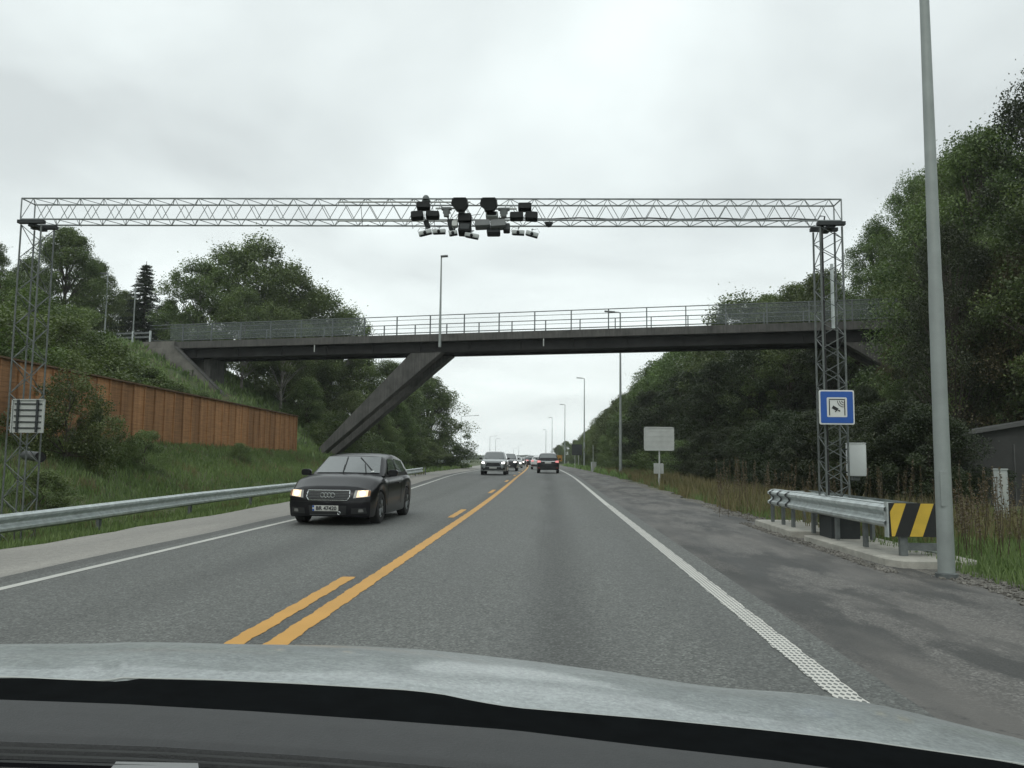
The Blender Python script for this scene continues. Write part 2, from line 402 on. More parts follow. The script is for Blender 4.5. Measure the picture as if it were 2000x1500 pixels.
def tz(x, y):
    s = x-cxr(y)
    if s < 0:
        s -= eL(y)*.9
        b = sm(46, 52, y); h = (1-b)*interp(s, *LA)+b*interp(s, *LB)
        k = 1-.93*sm(62, 125, y)
        h = h*k if h > 0 else h
    else:
        b = sm(34, 46, y); h = (1-b)*interp(s, *RA)+b*interp(s, *RB)
        h *= 1-.88*sm(90, 240, y)
    far = max(0., 1-sm(600, 1200, y))
    return h*far + zr(y)

# ground
def build_ground():
    xs = [-600, -300, -200, -150, -120, -100, -85, -70, -60, -52]+list(np.arange(-46, -7, 1.0))+[-7.55, -6, -3, 0, 3, 4.35]+list(np.arange(5, 30, 1.0))+[32, 35, 40, 46, 55, 70, 90, 130, 200, 350, 600]
    ys = [-60, -40, -25, -15, -8]+list(np.arange(-4, 80, 1.0))+list(np.arange(80, 140, 3.))+list(np.arange(140, 400, 12.))+[420, 480, 560, 700, 900, 1300, 2000, 3200]
    rows = []
    for y in ys:
        r = []
        for x0 in xs:
            x = x0+cxr(y)
            if -7.56 < x0 < 4.36: z = zr(y)-.06
            else:
                z = tz(x, y) - .012
                if abs(x0) < 60 and y < 140 and (x0 < -9.5 or x0 > 6):
                    z += .10*math.sin(x0*1.7+y*.9)*math.sin(y*1.3-x0*.6)*min(1, (abs(x0)-5)/6)
            r.append((x, y, z))
        rows.append(r)
    g = MB().grid(rows).build('ground', M_GRD, smooth=True, ang=180); tag(g, kind='structure')
build_ground()

def strip(name, s0, s1, y0, y1, z, mat, step=2., off=None, kind='structure', parent=None):
    ys = list(np.arange(y0, y1, step))+[y1]; me = MB(); rows = []; uvs = []
    f0 = s0 if callable(s0) else (lambda y: s0); f1 = s1 if callable(s1) else (lambda y: s1)
    for y in ys:
        a, b = f0(y), f1(y); rows.append([(a+cxr(y), y, zr(y)+z), (b+cxr(y), y, zr(y)+z)]); uvs.append((a, b, y))
    me.grid(rows); o = me.build(name, mat, parent)
    ul = o.data.uv_layers.new(name='UVMap')
    for lp in o.data.loops:
        co = o.data.vertices[lp.vertex_index].co; ul.data[lp.index].uv = (co.x-cxr(co.y), co.y)
    if kind: o['kind'] = kind
    return o
strip('road', lambda y: -5.75+eL(y), 2.05, -8, 900, 0., M_ROAD)
def edgeR(y): return 4.55+.12*math.sin(y*.8)+.08*math.sin(y*2.3)-.3*sm(20, 50, y)
strip('road_shoulder', 2.05, edgeR, -8, 900, 0.0, M_SHO, 1.)
strip('edge_strip', lambda y: -6.05+eL(y)+.03*math.sin(y), lambda y: -5.75+eL(y), -8, 900, -.002, M_LDRK, 1.)
strip('concrete_strip', lambda y: -7.75+eL(y)*2.2+.06*math.sin(y*1.1)+.05*math.sin(y*3.3), lambda y: -6.05+eL(y)+.03*math.sin(y), -8, 160, -.004, M_LSHO, 1.)
def gravR(y): return edgeR(y)+.45+.12*math.sin(y*1.9)+.35*(1-sm(8, 22, y))
g = strip('gravel_edge', lambda y: edgeR(y)-.06, gravR, -8, 120, -.004, M_GRAV, .5)

def wob(s_, sd): return lambda y: s_+(.005*math.sin(y*7.3+sd)+.005*math.sin(y*17.9+sd*2)+.004*math.sin(y*41+sd*3))*(1 if y < 30 else 0)
strip('centre_line', wob(-2.07, 1), wob(-1.90, 2), 4, 30, .004, M_YEL, .06)
strip('centre_line', -2.07, -1.90, 30, 600, .004, M_YEL)
for k in range(-1, 26):
    y1 = 9.15+12.2*k; y0 = y1-2.9
    if y1 < 5: continue
    if k == 0: y0 = 5.6
    o = strip('dashed_centre_line', wob(-2.36, k+3), wob(-2.21, k+5), y0, y1, .004, M_YEL, .06 if k < 3 else 1.)
    o['label'] = 'yellow dash beside the solid centre line'
strip('edge_line', wob(1.62, 4), wob(1.79, 6), 4, 24, .004, M_WDOT, .06)
strip('edge_line', lambda y: 1.62, lambda y: 1.77, 24, 600, .004, M_WHT)
strip('edge_line', lambda y: -5.56+eL(y), lambda y: -5.44+eL(y), -5, 600, .004, M_WHT)

# gravel stones
def stones():
    b = MB(); t = (1+5**.5)/2
    ico = [Vector(p).normalized() for p in [(-1, t, 0), (1, t, 0), (-1, -t, 0), (1, -t, 0), (0, -1, t), (0, 1, t), (0, -1, -t), (0, 1, -t), (t, 0, -1), (t, 0, 1), (-t, 0, -1), (-t, 0, 1)]]
    fs = [(0, 11, 5), (0, 5, 1), (0, 1, 7), (0, 7, 10), (0, 10, 11), (1, 5, 9), (5, 11, 4), (11, 10, 2), (10, 7, 6), (7, 1, 8), (3, 9, 4), (3, 4, 2), (3, 2, 6), (3, 6, 8), (3, 8, 9), (4, 9, 5), (2, 4, 11), (6, 2, 10), (8, 6, 7), (9, 8, 1)]
    for i in range(3600):
        y = 6+20*random.random()**1.6; sx = edgeR(y)+abs(random.gauss(0, .33))-.12+random.random()*.2
        if y > 10.3 and y < 18 and 4.30 < sx < 5.2: sx = 4.1+random.random()*.2
        r = random.choice((.008, .012, .018, .03))*random.uniform(.7, 1.4)
        b.add([(sx+cxr(y)+p.x*r*random.uniform(.7, 1.3), y+p.y*r*random.uniform(.7, 1.3), .0+p.z*r*.7+r*.2) for p in ico], fs)
    tag(b.build('gravel_stones', M_GRAV), kind='stuff', label='loose grey gravel along the edge of the right shoulder', cat='gravel')
stones()

# ------------------------------------------------------------------ foliage
def fmesh(name, quads, tint, mats, mid=None):
    n = len(quads); me = bpy.data.meshes.new(name)
    k = quads.shape[1]
    me.vertices.add(n*k); me.vertices.foreach_set('co', quads.reshape(-1).astype(np.float32))
    me.loops.add(n*k); me.loops.foreach_set('vertex_index', np.arange(n*k, dtype=np.int32))
    me.polygons.add(n); me.polygons.foreach_set('loop_start', np.arange(0, n*k, k, dtype=np.int32)); me.polygons.foreach_set('loop_total', np.full(n, k, dtype=np.int32))
    if mid is not None: me.polygons.foreach_set('material_index', mid.astype(np.int32))
    a = me.attributes.new('tint', 'FLOAT', 'FACE'); a.data.foreach_set('value', tint.astype(np.float32))
    for m in mats: me.materials.append(m)
    me.update(); me.validate(); return me
def leaves(cent, size, up=.55, asp=.62):
    n = len(cent); nr = RNG.normal(size=(n, 3)); nr[:, 2] = np.abs(nr[:, 2])+up; nr /= np.linalg.norm(nr, axis=1)[:, None]
    t = RNG.normal(size=(n, 3)); t -= (t*nr).sum(1)[:, None]*nr; t /= np.linalg.norm(t, axis=1)[:, None]; b = np.cross(nr, t)
    s = (size*RNG.uniform(.6, 1.35, n))[:, None]
    return np.stack([cent-t*s*.5, cent+b*s*asp*.5+nr*s*.06, cent+t*s*.55, cent-b*s*asp*.5+nr*s*.06], 1)
def make_tree(name, H, W, nleaf, leaf, mat, base=.12, clumps=110, cr=.9, bark=None, trunk_r=None, lean=0., spiky=0.):
    """trunk + limbs + crown of leaf clumps; origin on the ground. Returns (trunk mesh, crown mesh)"""
    tb = MB(); tr = trunk_r or H*.018
    tp = [Vector((lean*H*(k/8)**1.5*.3+random.uniform(-.1, .1)*k/4, random.uniform(-.1, .1)*k/4, H*.88*k/8-.3*(k == 0))) for k in range(9)]
    tb.tube(tp, [tr*(1.25-k*.13) for k in range(9)], 8)
    ctr = []; 
    while len(ctr) < clumps:
        u = RNG.uniform(0, 1); z = base+(1-base)*u
        prof = math.sin(math.pi*min(1, (u*.86+.14)))**.55*(1-.25*u)
        th = RNG.uniform(0, 2*math.pi); rr = W/2*prof*(RNG.uniform(.25, 1)**.5)*(1+.22*math.sin(3*th+name.__hash__() % 7)+.1*math.sin(7*th))
        ctr.append((rr*math.cos(th)+lean*H*u*.3, rr*math.sin(th), H*z-cr*.4))
    ctr = np.array(ctr)
    for c in ctr[::3]:
        k = min(7, max(1, int(8*max(.05, (c[2]/H-.22))))); p0 = tp[k]; c = Vector(c)
        mid = p0.lerp(c, .5)+Vector((0, 0, .12*(c-p0).length))
        tb.tube([p0, mid, c], [tr*.38, tr*.22, tr*.07], 5, False)
    per = nleaf//clumps; pts = []; ti = []
    for c in ctr:
        r = cr*RNG.uniform(.55, 1.35); d = RNG.normal(size=(per, 3)); d /= np.linalg.norm(d, axis=1)[:, None]
        rad = r*RNG.uniform(.15, 1., per)**.45
        q = d*rad[:, None]*np.array([1, 1, .72])
        if spiky: q[:, 2] += np.abs(RNG.normal(0, spiky, per))*(rad > r*.7)*.6
        # twigs that stick out
        k = RNG.random(per) < .12; q[k] *= RNG.uniform(1.1, 1.6, k.sum())[:, None]
        pts.append(c+q); ti.append(np.full(per, RNG.uniform(0, 1)))
    pts = np.concatenate(pts); ti = np.concatenate(ti)
    me = fmesh('crown', leaves(pts, leaf), ti, [mat])
    to = tb.build('trunk', bark or M_BARK, smooth=True); tm = to.data; bpy.data.objects.remove(to)
    return tm, me
TV = {}
def tv(key, **k): TV[key] = make_tree(key, **k)
tv('broad1', H=12, W=9.5, nleaf=62000, leaf=.19, mat=M_LEAF, clumps=240, cr=1.1, base=.02)
tv('broad2', H=12, W=8.0, nleaf=60000, leaf=.17, mat=M_LEAF, clumps=250, cr=.95, base=.02)
tv('broad3', H=12, W=10.5, nleaf=42000, leaf=.17, mat=M_LEAF2, clumps=170, cr=1.0, base=.1)
tv('broadD', H=12, W=9, nleaf=55000, leaf=.17, mat=M_LEAFSH, clumps=230, cr=1.0, base=.02)
tv('near1', H=16, W=12, nleaf=105000, leaf=.135, mat=M_LEAF, clumps=330, cr=.95, base=.05)
tv('near2', H=16, W=11, nleaf=95000, leaf=.125, mat=M_LEAFSH, clumps=360, cr=.85, base=.04, spiky=.15)
tv('near3', H=16, W=13, nleaf=95000, leaf=.14, mat=M_LEAF2, clumps=300, cr=1.0, base=.05)
tv('airy', H=10, W=7.5, nleaf=27000, leaf=.15, mat=M_LEAF2, clumps=120, cr=.72, base=.22, bark=M_BIRCH, trunk_r=.11, spiky=.5)
tv('brown', H=10, W=8.0, nleaf=60000, leaf=.10, mat=M_LEAFB, clumps=230, cr=.8, base=.0)
tv('bush', H=3, W=3.6, nleaf=20000, leaf=.075, mat=M_LEAF, clumps=80, cr=.42, base=.02, trunk_r=.05)
tv('bush2', H=3, W=3.8, nleaf=17000, leaf=.08, mat=M_LEAF2, clumps=80, cr=.40, base=.02, trunk_r=.04)
tv('bushL', H=6, W=6.2, nleaf=60000, leaf=.10, mat=M_LEAF, clumps=170, cr=.62, base=.02, trunk_r=.08)
tv('bushD', H=6, W=6.2, nleaf=60000, leaf=.10, mat=M_LEAFSH, clumps=170, cr=.62, base=.02, trunk_r=.08)
tv('bushL2', H=6, W=6.4, nleaf=52000, leaf=.105, mat=M_LEAF2, clumps=170, cr=.6, base=.02, trunk_r=.07)
def make_spruce():
    tb = MB(); tb.tube([(0, 0, -.3), (0, 0, 9.9)], [.16, .02], 7); pts = []; ti = []
    for k in range(26):
        z = 1.2+8.5*k/26; R = 2.5*(1-z/10.1)**1.05*random.uniform(.8, 1.15)+.1
        for j in range(9):
            th = random.random()*6.28; r = R*random.uniform(.7, 1.15)
            e = Vector((r*math.cos(th), r*math.sin(th), z-.28*r)); tb.tube([(0, 0, z), e], [.03, .008], 4, False)
            n = int(30+90*r); t = RNG.uniform(.12, 1, n)[:, None]
            p = np.array([0, 0, z])*(1-t)+np.array(e)*t+RNG.normal(0, .09, (n, 3))*np.array([1, 1, .6]); pts.append(p); ti.append(np.full(n, random.random()))
    me = fmesh('crown', leaves(np.concatenate(pts), .16, .2, .35), np.concatenate(ti), [M_NEED])
    to = tb.build('trunk', M_BARK); tm = to.data; bpy.data.objects.remove(to); TV['spruce'] = (tm, me)
make_spruce()
TH = dict(broadD=12, bushD=6, near1=16, near2=16, near3=16, bushL=6, bushL2=6, broad1=12, broad2=12, broad3=12, airy=10, brown=10, bush=3, bush2=3, spruce=10)
def place(key, px, top, D, label, group=None, wide=1., name=None, cat=None, dz=0.):
    p = at(px, top, D); base = tz(p.x, p.y)-.15+dz; h = max(.8, p.z-base)
    if key in ('bush', 'bush2') and h > 3.9: key = {'bush': 'bushL', 'bush2': 'bushL2'}[key]
    if key.startswith('broad') and key != 'broadD' and h > 12.5 and D < 52: key = 'near'+key[-1]
    nm = name or ('shrub' if key.startswith('bush') else 'spruce_tree' if key == 'spruce' else 'birch_tree' if key == 'airy' else 'broadleaf_tree')
    r = thing(nm, label, cat or ('shrub' if key.startswith('bush') else 'tree'), (p.x, p.y, base), random.random()*6.28, group)
    s = h/TH[key]*.97
    for pn, me in zip(('trunk', 'crown'), TV[key]):
        o = bpy.data.objects.new(pn, me); COL.objects.link(o); o.parent = r
    ws = s*wide; r.scale = (ws, ws, s); return r

# right wood, far to near:  key, px, top, D, wide
GR1 = 'trees of the far end of the right wood'
for (k, px, t, D, wd, lab) in [('broad2', 1098, 880, 250, 1.3, 'low rounded tree farthest off, at the very tip of the right wood'), ('broad1', 1092, 868, 210, 1.1, 'small distant tree above the yellow board at the tip of the right wood'),
        ('broad3', 1106, 860, 190, 1., 'small distant tree between the yellow board and the dark square sign'), ('broad2', 1124, 858, 165, 1., 'distant tree right behind the dark square sign of the right wood'),
        ('broad1', 1142, 850, 150, 1.1, 'distant tree behind the second far lamp post on the right'), ('broad3', 1150, 838, 135, 1., 'light green distant tree just right of the second far lamp post'),
        ('broad2', 1163, 826, 122, 1., 'distant tree above the small white roadside cabinet'), ('broad1', 1180, 808, 110, 1.05, 'tree midway between the small white cabinet and the nearest far lamp post'),
        ('broad2', 1150, 862, 115, 1.2, 'low tree at the wood edge behind the small white roadside cabinet'), ('broad3', 1200, 788, 100, 1., 'light green tree just left of the nearest far lamp post')]:
    place(k, px, t, D, lab, GR1, wd)
GR2 = 'trees of the right wood beyond the footbridge'
for (k, px, t, D, wd, lab) in [('broad1', 1222, 765, 90, 1., 'tree rising directly behind the nearest far lamp post on the right'), ('broad2', 1250, 745, 82, 1.05, 'tree between the nearest far lamp post and the blank board'),
        ('broad3', 1215, 815, 84, 1., 'lower light green tree at the foot of the nearest far lamp post'), ('broad1', 1285, 700, 76, 1., 'tall tree above the blank board whose top meets the footbridge'),
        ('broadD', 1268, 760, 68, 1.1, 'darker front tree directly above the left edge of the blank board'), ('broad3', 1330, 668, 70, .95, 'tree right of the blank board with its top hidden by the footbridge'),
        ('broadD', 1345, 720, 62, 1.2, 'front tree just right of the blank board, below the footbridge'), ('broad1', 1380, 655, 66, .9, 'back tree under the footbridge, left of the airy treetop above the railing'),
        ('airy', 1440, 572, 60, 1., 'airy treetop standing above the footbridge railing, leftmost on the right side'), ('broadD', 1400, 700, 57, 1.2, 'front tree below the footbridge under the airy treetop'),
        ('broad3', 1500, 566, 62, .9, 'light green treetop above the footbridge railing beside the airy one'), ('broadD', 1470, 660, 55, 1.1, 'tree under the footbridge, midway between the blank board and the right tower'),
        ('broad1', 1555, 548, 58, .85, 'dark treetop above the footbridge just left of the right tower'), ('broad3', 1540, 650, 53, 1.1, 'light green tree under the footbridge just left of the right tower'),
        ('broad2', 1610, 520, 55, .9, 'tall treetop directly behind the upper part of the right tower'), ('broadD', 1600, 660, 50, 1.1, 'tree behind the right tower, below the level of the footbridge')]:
    place(k, px, t, D, lab, GR2, wd)
GR3 = 'trees of the right wood on this side of the footbridge'
for (k, px, t, D, wd, lab) in [('near1', 1715, 430, 50, .85, 'tree with low top just right of the head of the right tower'), ('near3', 1655, 560, 56, .8, 'light green tree behind the right tower where the footbridge ends'),
        ('near1', 1850, 300, 42, .8, 'tall tree directly behind the near lamp pole, its top against the sky'), ('near3', 1885, 262, 40, .66, 'tall light green tree whose top stands just right of the near lamp pole'),
        ('near3', 1795, 325, 47, .75, 'green tree between the right tower and the near lamp pole'), ('near1', 1910, 235, 34, .8, 'tall tree right of the near lamp pole, its top against the sky'),
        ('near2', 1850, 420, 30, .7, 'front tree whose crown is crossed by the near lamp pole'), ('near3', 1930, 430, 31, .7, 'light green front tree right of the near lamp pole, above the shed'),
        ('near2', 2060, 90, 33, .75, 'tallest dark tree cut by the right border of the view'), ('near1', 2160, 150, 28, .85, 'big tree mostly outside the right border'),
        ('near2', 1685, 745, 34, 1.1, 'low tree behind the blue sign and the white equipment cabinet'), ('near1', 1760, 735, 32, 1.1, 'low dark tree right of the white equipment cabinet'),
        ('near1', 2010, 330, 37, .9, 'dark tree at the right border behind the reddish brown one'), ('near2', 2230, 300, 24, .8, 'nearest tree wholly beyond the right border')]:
    place(k, px, t, D, lab, GR3, wd)
place('brown', 1975, 480, 29.5, 'tree with reddish brown leaves above the dark shed at right', wide=.75)
place('brown', 1752, 640, 40, 'reddish brown leafy tree hiding the right end of the footbridge', wide=.55)
GR4 = 'shrubs along the foot of the right wood'
for (k, px, t, D, wd, lab) in [('bush', 1180, 885, 100, 2, 'shrub at the wood foot just right of the small white roadside cabinet'), ('bush2', 1215, 878, 82, 2, 'pale shrub at the foot of the nearest far lamp post'),
        ('bush', 1245, 872, 70, 1.8, 'shrub at the wood foot midway between lamp post and blank board'), ('bush', 1290, 862, 60, 1.8, 'shrub hidden by the blank board and its post'),
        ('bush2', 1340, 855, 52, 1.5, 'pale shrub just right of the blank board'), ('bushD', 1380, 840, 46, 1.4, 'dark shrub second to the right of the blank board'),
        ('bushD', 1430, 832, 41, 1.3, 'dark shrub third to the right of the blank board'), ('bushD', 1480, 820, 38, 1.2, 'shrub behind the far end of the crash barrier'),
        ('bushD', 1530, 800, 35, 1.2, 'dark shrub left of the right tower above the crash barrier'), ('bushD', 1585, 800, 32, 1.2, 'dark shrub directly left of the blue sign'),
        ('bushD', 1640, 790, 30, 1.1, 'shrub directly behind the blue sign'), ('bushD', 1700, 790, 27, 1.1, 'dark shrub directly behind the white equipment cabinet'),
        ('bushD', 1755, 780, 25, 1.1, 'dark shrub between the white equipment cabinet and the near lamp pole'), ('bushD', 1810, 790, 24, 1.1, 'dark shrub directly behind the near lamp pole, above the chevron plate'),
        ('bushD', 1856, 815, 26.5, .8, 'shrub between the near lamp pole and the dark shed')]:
    place(k, px, t, D, lab, GR4, wd)

# left side
GL1 = 'trees on the left hilltop'
for (k, px, t, D, wd, lab) in [('broad1', -20, 462, 60, 1., 'dark tree cut by the left border behind the left tower'), ('broad3', -110, 440, 55, 1., 'hilltop tree almost wholly beyond the left border'),
        ('broad1', 60, 500, 68, .9, 'hilltop tree seen through the lattice of the left tower'), ('broad2', 190, 505, 72, .9, 'hilltop tree right behind the lamp whose head points left'),
        ('broad1', 245, 565, 78, .85, 'hilltop tree just left of the pointed spruce'), ('broad2', 330, 585, 80, 1., 'low hilltop tree just right of the pointed spruce'),
        ('broad3', 362, 606, 78, .9, 'low light green tree at the left end of the footbridge railing'), ('broad2', 20, 540, 50, .9, 'front hilltop tree low beside the left tower')]:
    place(k, px, t, D, lab, GL1, wd)
place('broad1', 135, 440, 62, 'tall dark round-crowned tree behind the top of the left tower', wide=.95)
place('spruce', 287, 503, 72, 'narrow pointed spruce on the hilltop between broadleaf trees', wide=1.5)
GL2 = 'airy trees behind the left part of the footbridge'
for (k, px, t, D, wd, lab) in [('airy', 395, 505, 62, 1.1, 'leftmost of the airy trees behind the footbridge'), ('airy', 450, 478, 64, 1., 'second airy tree from the left behind the footbridge'), ('airy', 512, 462, 66, 1., 'highest of the airy trees behind the footbridge'),
        ('airy', 565, 515, 68, 1.1, 'airy tree just right of the highest one behind the footbridge'), ('airy', 625, 562, 70, 1.1, 'second airy tree from the right behind the footbridge'), ('airy', 672, 602, 72, .95, 'rightmost and lowest of the airy trees behind the footbridge'),
        ('airy', 480, 560, 60, 1., 'airy front tree low behind the railing under the highest one'), ('airy', 555, 600, 61, 1., 'airy front tree low behind the railing, right of the centre of its group'), ('broad3', 560, 560, 74, .9, 'denser green tree at the back of the airy trees')]:
    place(k, px, t, D, lab, GL2, wd)
GL3 = 'trees on the left slope seen under the footbridge'
for (k, px, t, D, wd, lab) in [('broad2', 570, 650, 66, 1., 'slope tree under the footbridge just right of the noise barrier end'), ('broad1', 640, 670, 70, 1., 'slope tree under the footbridge, left of the upper sloping leg'), ('broad3', 700, 690, 74, 1., 'light green slope tree touching the upper left side of the sloping leg'),
        ('broad2', 760, 700, 78, 1.1, 'slope tree behind the middle of the sloping leg'), ('broad1', 600, 735, 60, 1.1, 'front slope tree low between the noise barrier and the sloping leg'), ('broad3', 690, 760, 64, 1.2, 'light green front tree behind the lower half of the sloping leg'),
        ('broad2', 775, 780, 72, 1.2, 'front tree in the angle right of the sloping leg'), ('broad3', 740, 800, 66, 1.2, 'low light green tree just above the roof of the black hatchback'),
        ('bush', 800, 840, 74, 1.5, 'dark shrub low on the slope above the far guardrail end'), ('bush', 740, 850, 62, 1.6, 'dark shrub just right of the foot of the sloping leg'), ('bush', 660, 800, 56, 1.5, 'dark shrub low left of the foot of the sloping leg'), ('bush2', 830, 860, 84, 1.6, 'pale shrub low between the last slope trees')]:
    place(k, px, t, D, lab, GL3, wd)
place('broad1', 838, 732, 92, 'round dark tree standing last on the left slope, against the sky', wide=1.15)
place('broad2', 800, 748, 88, 'broad tree just right of the sloping bridge leg, beside the round one', wide=1.1)
place('bush', 858, 850, 95, 'low shrub at the foot of the round dark tree on the left', wide=2.)
GL4 = 'shrubs behind the timber noise barrier'
for (k, px, t, D, wd, lab) in [('bush', 20, 590, 27, 1.1, 'shrub above the barrier at the left border, behind the left tower'), ('bush2', 90, 600, 29, 1.2, 'pale shrub above the barrier just right of the left tower'), ('bush', 150, 625, 32, 1.2, 'dark shrub above the barrier, below the left lamp of the hilltop'),
        ('bush2', 205, 662, 34, 1.2, 'pale shrub above the barrier left of the path guardrail'), ('bush', 250, 688, 37, 1.3, 'dark shrub above the barrier below the path guardrail'), ('bush', 30, 640, 24, 1.2, 'shrub behind the barrier at the foot of the left tower lattice'),
        ('bush2', 120, 675, 27, 1., 'pale low shrub peeping over the barrier beside the tower'), ('bush2', 296, 712, 38, 1.1, 'pale shrub at the foot of the grey wing wall'), ('bush', 185, 715, 29, 1., 'low dark shrub just behind the barrier cap, left half'),
        ('bush2', 350, 742, 40, .9, 'pale small shrub against the grey wing wall'), ('bush2', 392, 757, 42, .9, 'smallest pale shrub near the lower tip of the grey wing wall'), ('bush', -60, 560, 24, 1.2, 'shrub mostly beyond the left border'),
        ('bush', 60, 560, 36, 1.2, 'dark tall shrub behind the middle of the left tower'), ('bush2', 150, 590, 42, 1.1, 'pale tall shrub right of the left tower, under the round tree'), ('bush', 0, 530, 40, 1.4, 'tall dark shrub at the left border under the hilltop trees')]:
    place(k, px, t, D, lab, GL4, wd)
place('bush', 140, 705, 21.6, 'large dark shrub growing in front of the timber barrier, right of the left tower', wide=.8)
place('bush', 196, 785, 23.2, 'lower dark shrub in front of the timber barrier beside the large one', wide=.8)
place('bush2', 285, 834, 24.5, 'small pale green shrub against the timber barrier', wide=.8)
place('bush2', 470, 862, 34, 'tiny shrub near the middle of the timber barrier base', wide=.9)
place('bush2', 84, 912, 17.0, 'yellowish weedy shrub on the bank below the drain pipe', wide=1.2)

# grass
def tzv(x, y): return np.array([tz(a, b) for a, b in zip(x, y)])
def grass(name, n, yr, ypow, sfun, h, wd, mat, label, cat='grass', clump=.35):
    y = yr[0]+(yr[1]-yr[0])*RNG.random(n)**ypow; s0, s1 = sfun; s = s0+(s1-s0)*RNG.random(n)
    nc = max(10, n//30); cyc = yr[0]+(yr[1]-yr[0])*RNG.random(nc)**ypow; csc = s0+(s1-s0)*RNG.random(nc)
    pick = RNG.random(n) < clump; ci = RNG.integers(0, nc, n)
    y = np.where(pick, cyc[ci]+RNG.normal(0, .14, n), y); s = np.where(pick, np.clip(csc[ci]+RNG.normal(0, .14, n), s0, s1), s)
    x = s+np.array([cxr(a) for a in y]); z = tzv(x, y)-.03
    hh = h*RNG.uniform(.35, 1.15, n)*np.where(pick, 1.25, 1.); th = RNG.uniform(0, 6.283, n); ww = wd*(.7+y/30)
    ln = hh*RNG.uniform(.05, .5, n); t2 = RNG.uniform(0, 6.283, n); g = np.stack([x, y, z], 1)
    sd = np.stack([np.cos(th)*ww/2, np.sin(th)*ww/2, 0*th], 1); tip = g+np.stack([np.cos(t2)*ln, np.sin(t2)*ln, hh], 1); mid = g*.5+tip*.5+np.stack([0*x, 0*x, hh*.1], 1)
    q = np.stack([g-sd, g+sd, mid+sd*.8, tip, mid-sd*.8], 1)
    tint = np.where(pick, np.sin(csc[ci]*3)*.5+.5, RNG.random(n))
    o = bpy.data.objects.new(name, fmesh(name, q, tint, [mat])); COL.objects.link(o); return tag(o, label, cat, kind='stuff')
grass('grass', 85000, (8, 60), 1.25, (-14.4, -9.3), .19, .018, M_GRASS, 'rough green grass on the left bank below the timber barrier')
grass('grass', 16000, (8, 34), 1.3, (-9.5, -7.95), .16, .016, M_GRASS, 'short grass under the left guardrail')
grass('dry_grass', 6000, (8, 60), 1.2, (-14.3, -8.6), .26, .012, M_DRYG, 'dry straw-coloured grass stems among the green on the left bank', clump=.8)
grass('grass', 26000, (45, 110), 1., (-30, -9.5), .4, .05, M_GRASS, 'grass on the slope under and beyond the left end of the bridge')
grass('grass', 20000, (22, 48), 1., (-30, -15), .4, .035, M_GRASS, 'grass on the hillside behind the timber barrier')
grass('grass', 90000, (5, 50), 1.7, (5.05, 12), .21, .015, M_GRASS, 'green verge grass on the right of the road')
grass('dry_grass', 26000, (14, 80), 1.2, (4.9, 11), .45, .014, M_DRYG, 'dry straw-coloured grass on the right verge', clump=.7)
grass('grass', 16000, (50, 150), 1.1, (4.5, 14), .4, .05, M_GRASS, 'grass along the foot of the far right wood')
def docks():
    Q = []; T = []; S = MB()
    sp = [(random.uniform(1865, 1990), random.uniform(10.5, 15), random.uniform(.8, 1.35)) for _ in range(34)]
    sp += [(random.uniform(1400, 1870), random.uniform(19, 30), random.uniform(.8, 1.5)) for _ in range(120)]
    for px, D, h in sp:
        p = at(px, 1000, D); z = tz(p.x, p.y); b = Vector((p.x, p.y, z)); t = b+Vector((random.uniform(-.15, .15), random.uniform(-.15, .15), h))
        S.tube([b, b.lerp(t, .5)+Vector((.02, 0, 0)), t], [.006, .005, .003], 4, False)
        n = 70; u = RNG.uniform(.45, 1., n)[:, None]
        q = np.array(b)*(1-u)+np.array(t)*u+RNG.normal(0, .035, (n, 3))*(1.25-u); Q.append(leaves(q, .035)); T.append(RNG.random(n))
    me = fmesh('seed', np.concatenate(Q), np.concatenate(T), [M_SEED])
    o = bpy.data.objects.new('dock_weeds', me); COL.objects.link(o); tag(o, 'brown dock weeds gone to seed on the right verge', 'weeds', kind='stuff')
    st = S.build('stalks', M_SEED, o); tag(st, kind='stuff')
docks()
def blossoms():
    Q = []
    for (px, py, D, n) in [(1545, 770, 33, 30), (1340, 855, 50, 24), (1430, 850, 40, 14), (700, 770, 62, 30), (340, 745, 39, 40)]:
        for _ in range(n):
            p = at(px+random.gauss(0, 22), py+random.gauss(0, 12), D-1.2+random.uniform(-.5, .5)); Q.append(leaves(np.array(p)+RNG.normal(0, .06, (6, 3)), .05))
    Q = np.concatenate(Q); o = bpy.data.objects.new('blossom', fmesh('blossom', Q, RNG.random(len(Q)), [M_WFL])); COL.objects.link(o)
    tag(o, 'scattered white blossoms in the roadside shrubs', 'blossom', kind='stuff')
#blossoms()

# ------------------------------------------------------------------ far ridge
def ridge(name, y, x0, x1, h, mat, seed, th=60):
    r = random.Random(seed); rows = [[], [], [], []]; x = x0; ph = [r.random()*6 for _ in range(5)]
    while x < x1:
        hh = h*(.75+.2*math.sin(x*.013+ph[0])+.12*math.sin(x*.05+ph[1])+.05*math.sin(x*.31+ph[2])+.05*r.random())
        e = sm(x0, x0+(x1-x0)*.12, x)*(1-sm(x1-(x1-x0)*.12, x1, x))
        rows[0].append((x, y, -2)); rows[1].append((x, y+th*.3, hh*e*.85)); rows[2].append((x, y+th*.5, hh*e)); rows[3].append((x, y+th, -2)); x += 3.
    tag(MB().grid(rows).build(name, mat), kind='structure')
M_RIDGE = simple('distant_wood', (.05, .062, .045), .95, 0, .4, .12)
ridge('far_hill', 700, -420, 60, 4.6, M_RIDGE, 3)
ridge('far_hill', 480, -210, -48, 3.6, M_RIDGE, 5)

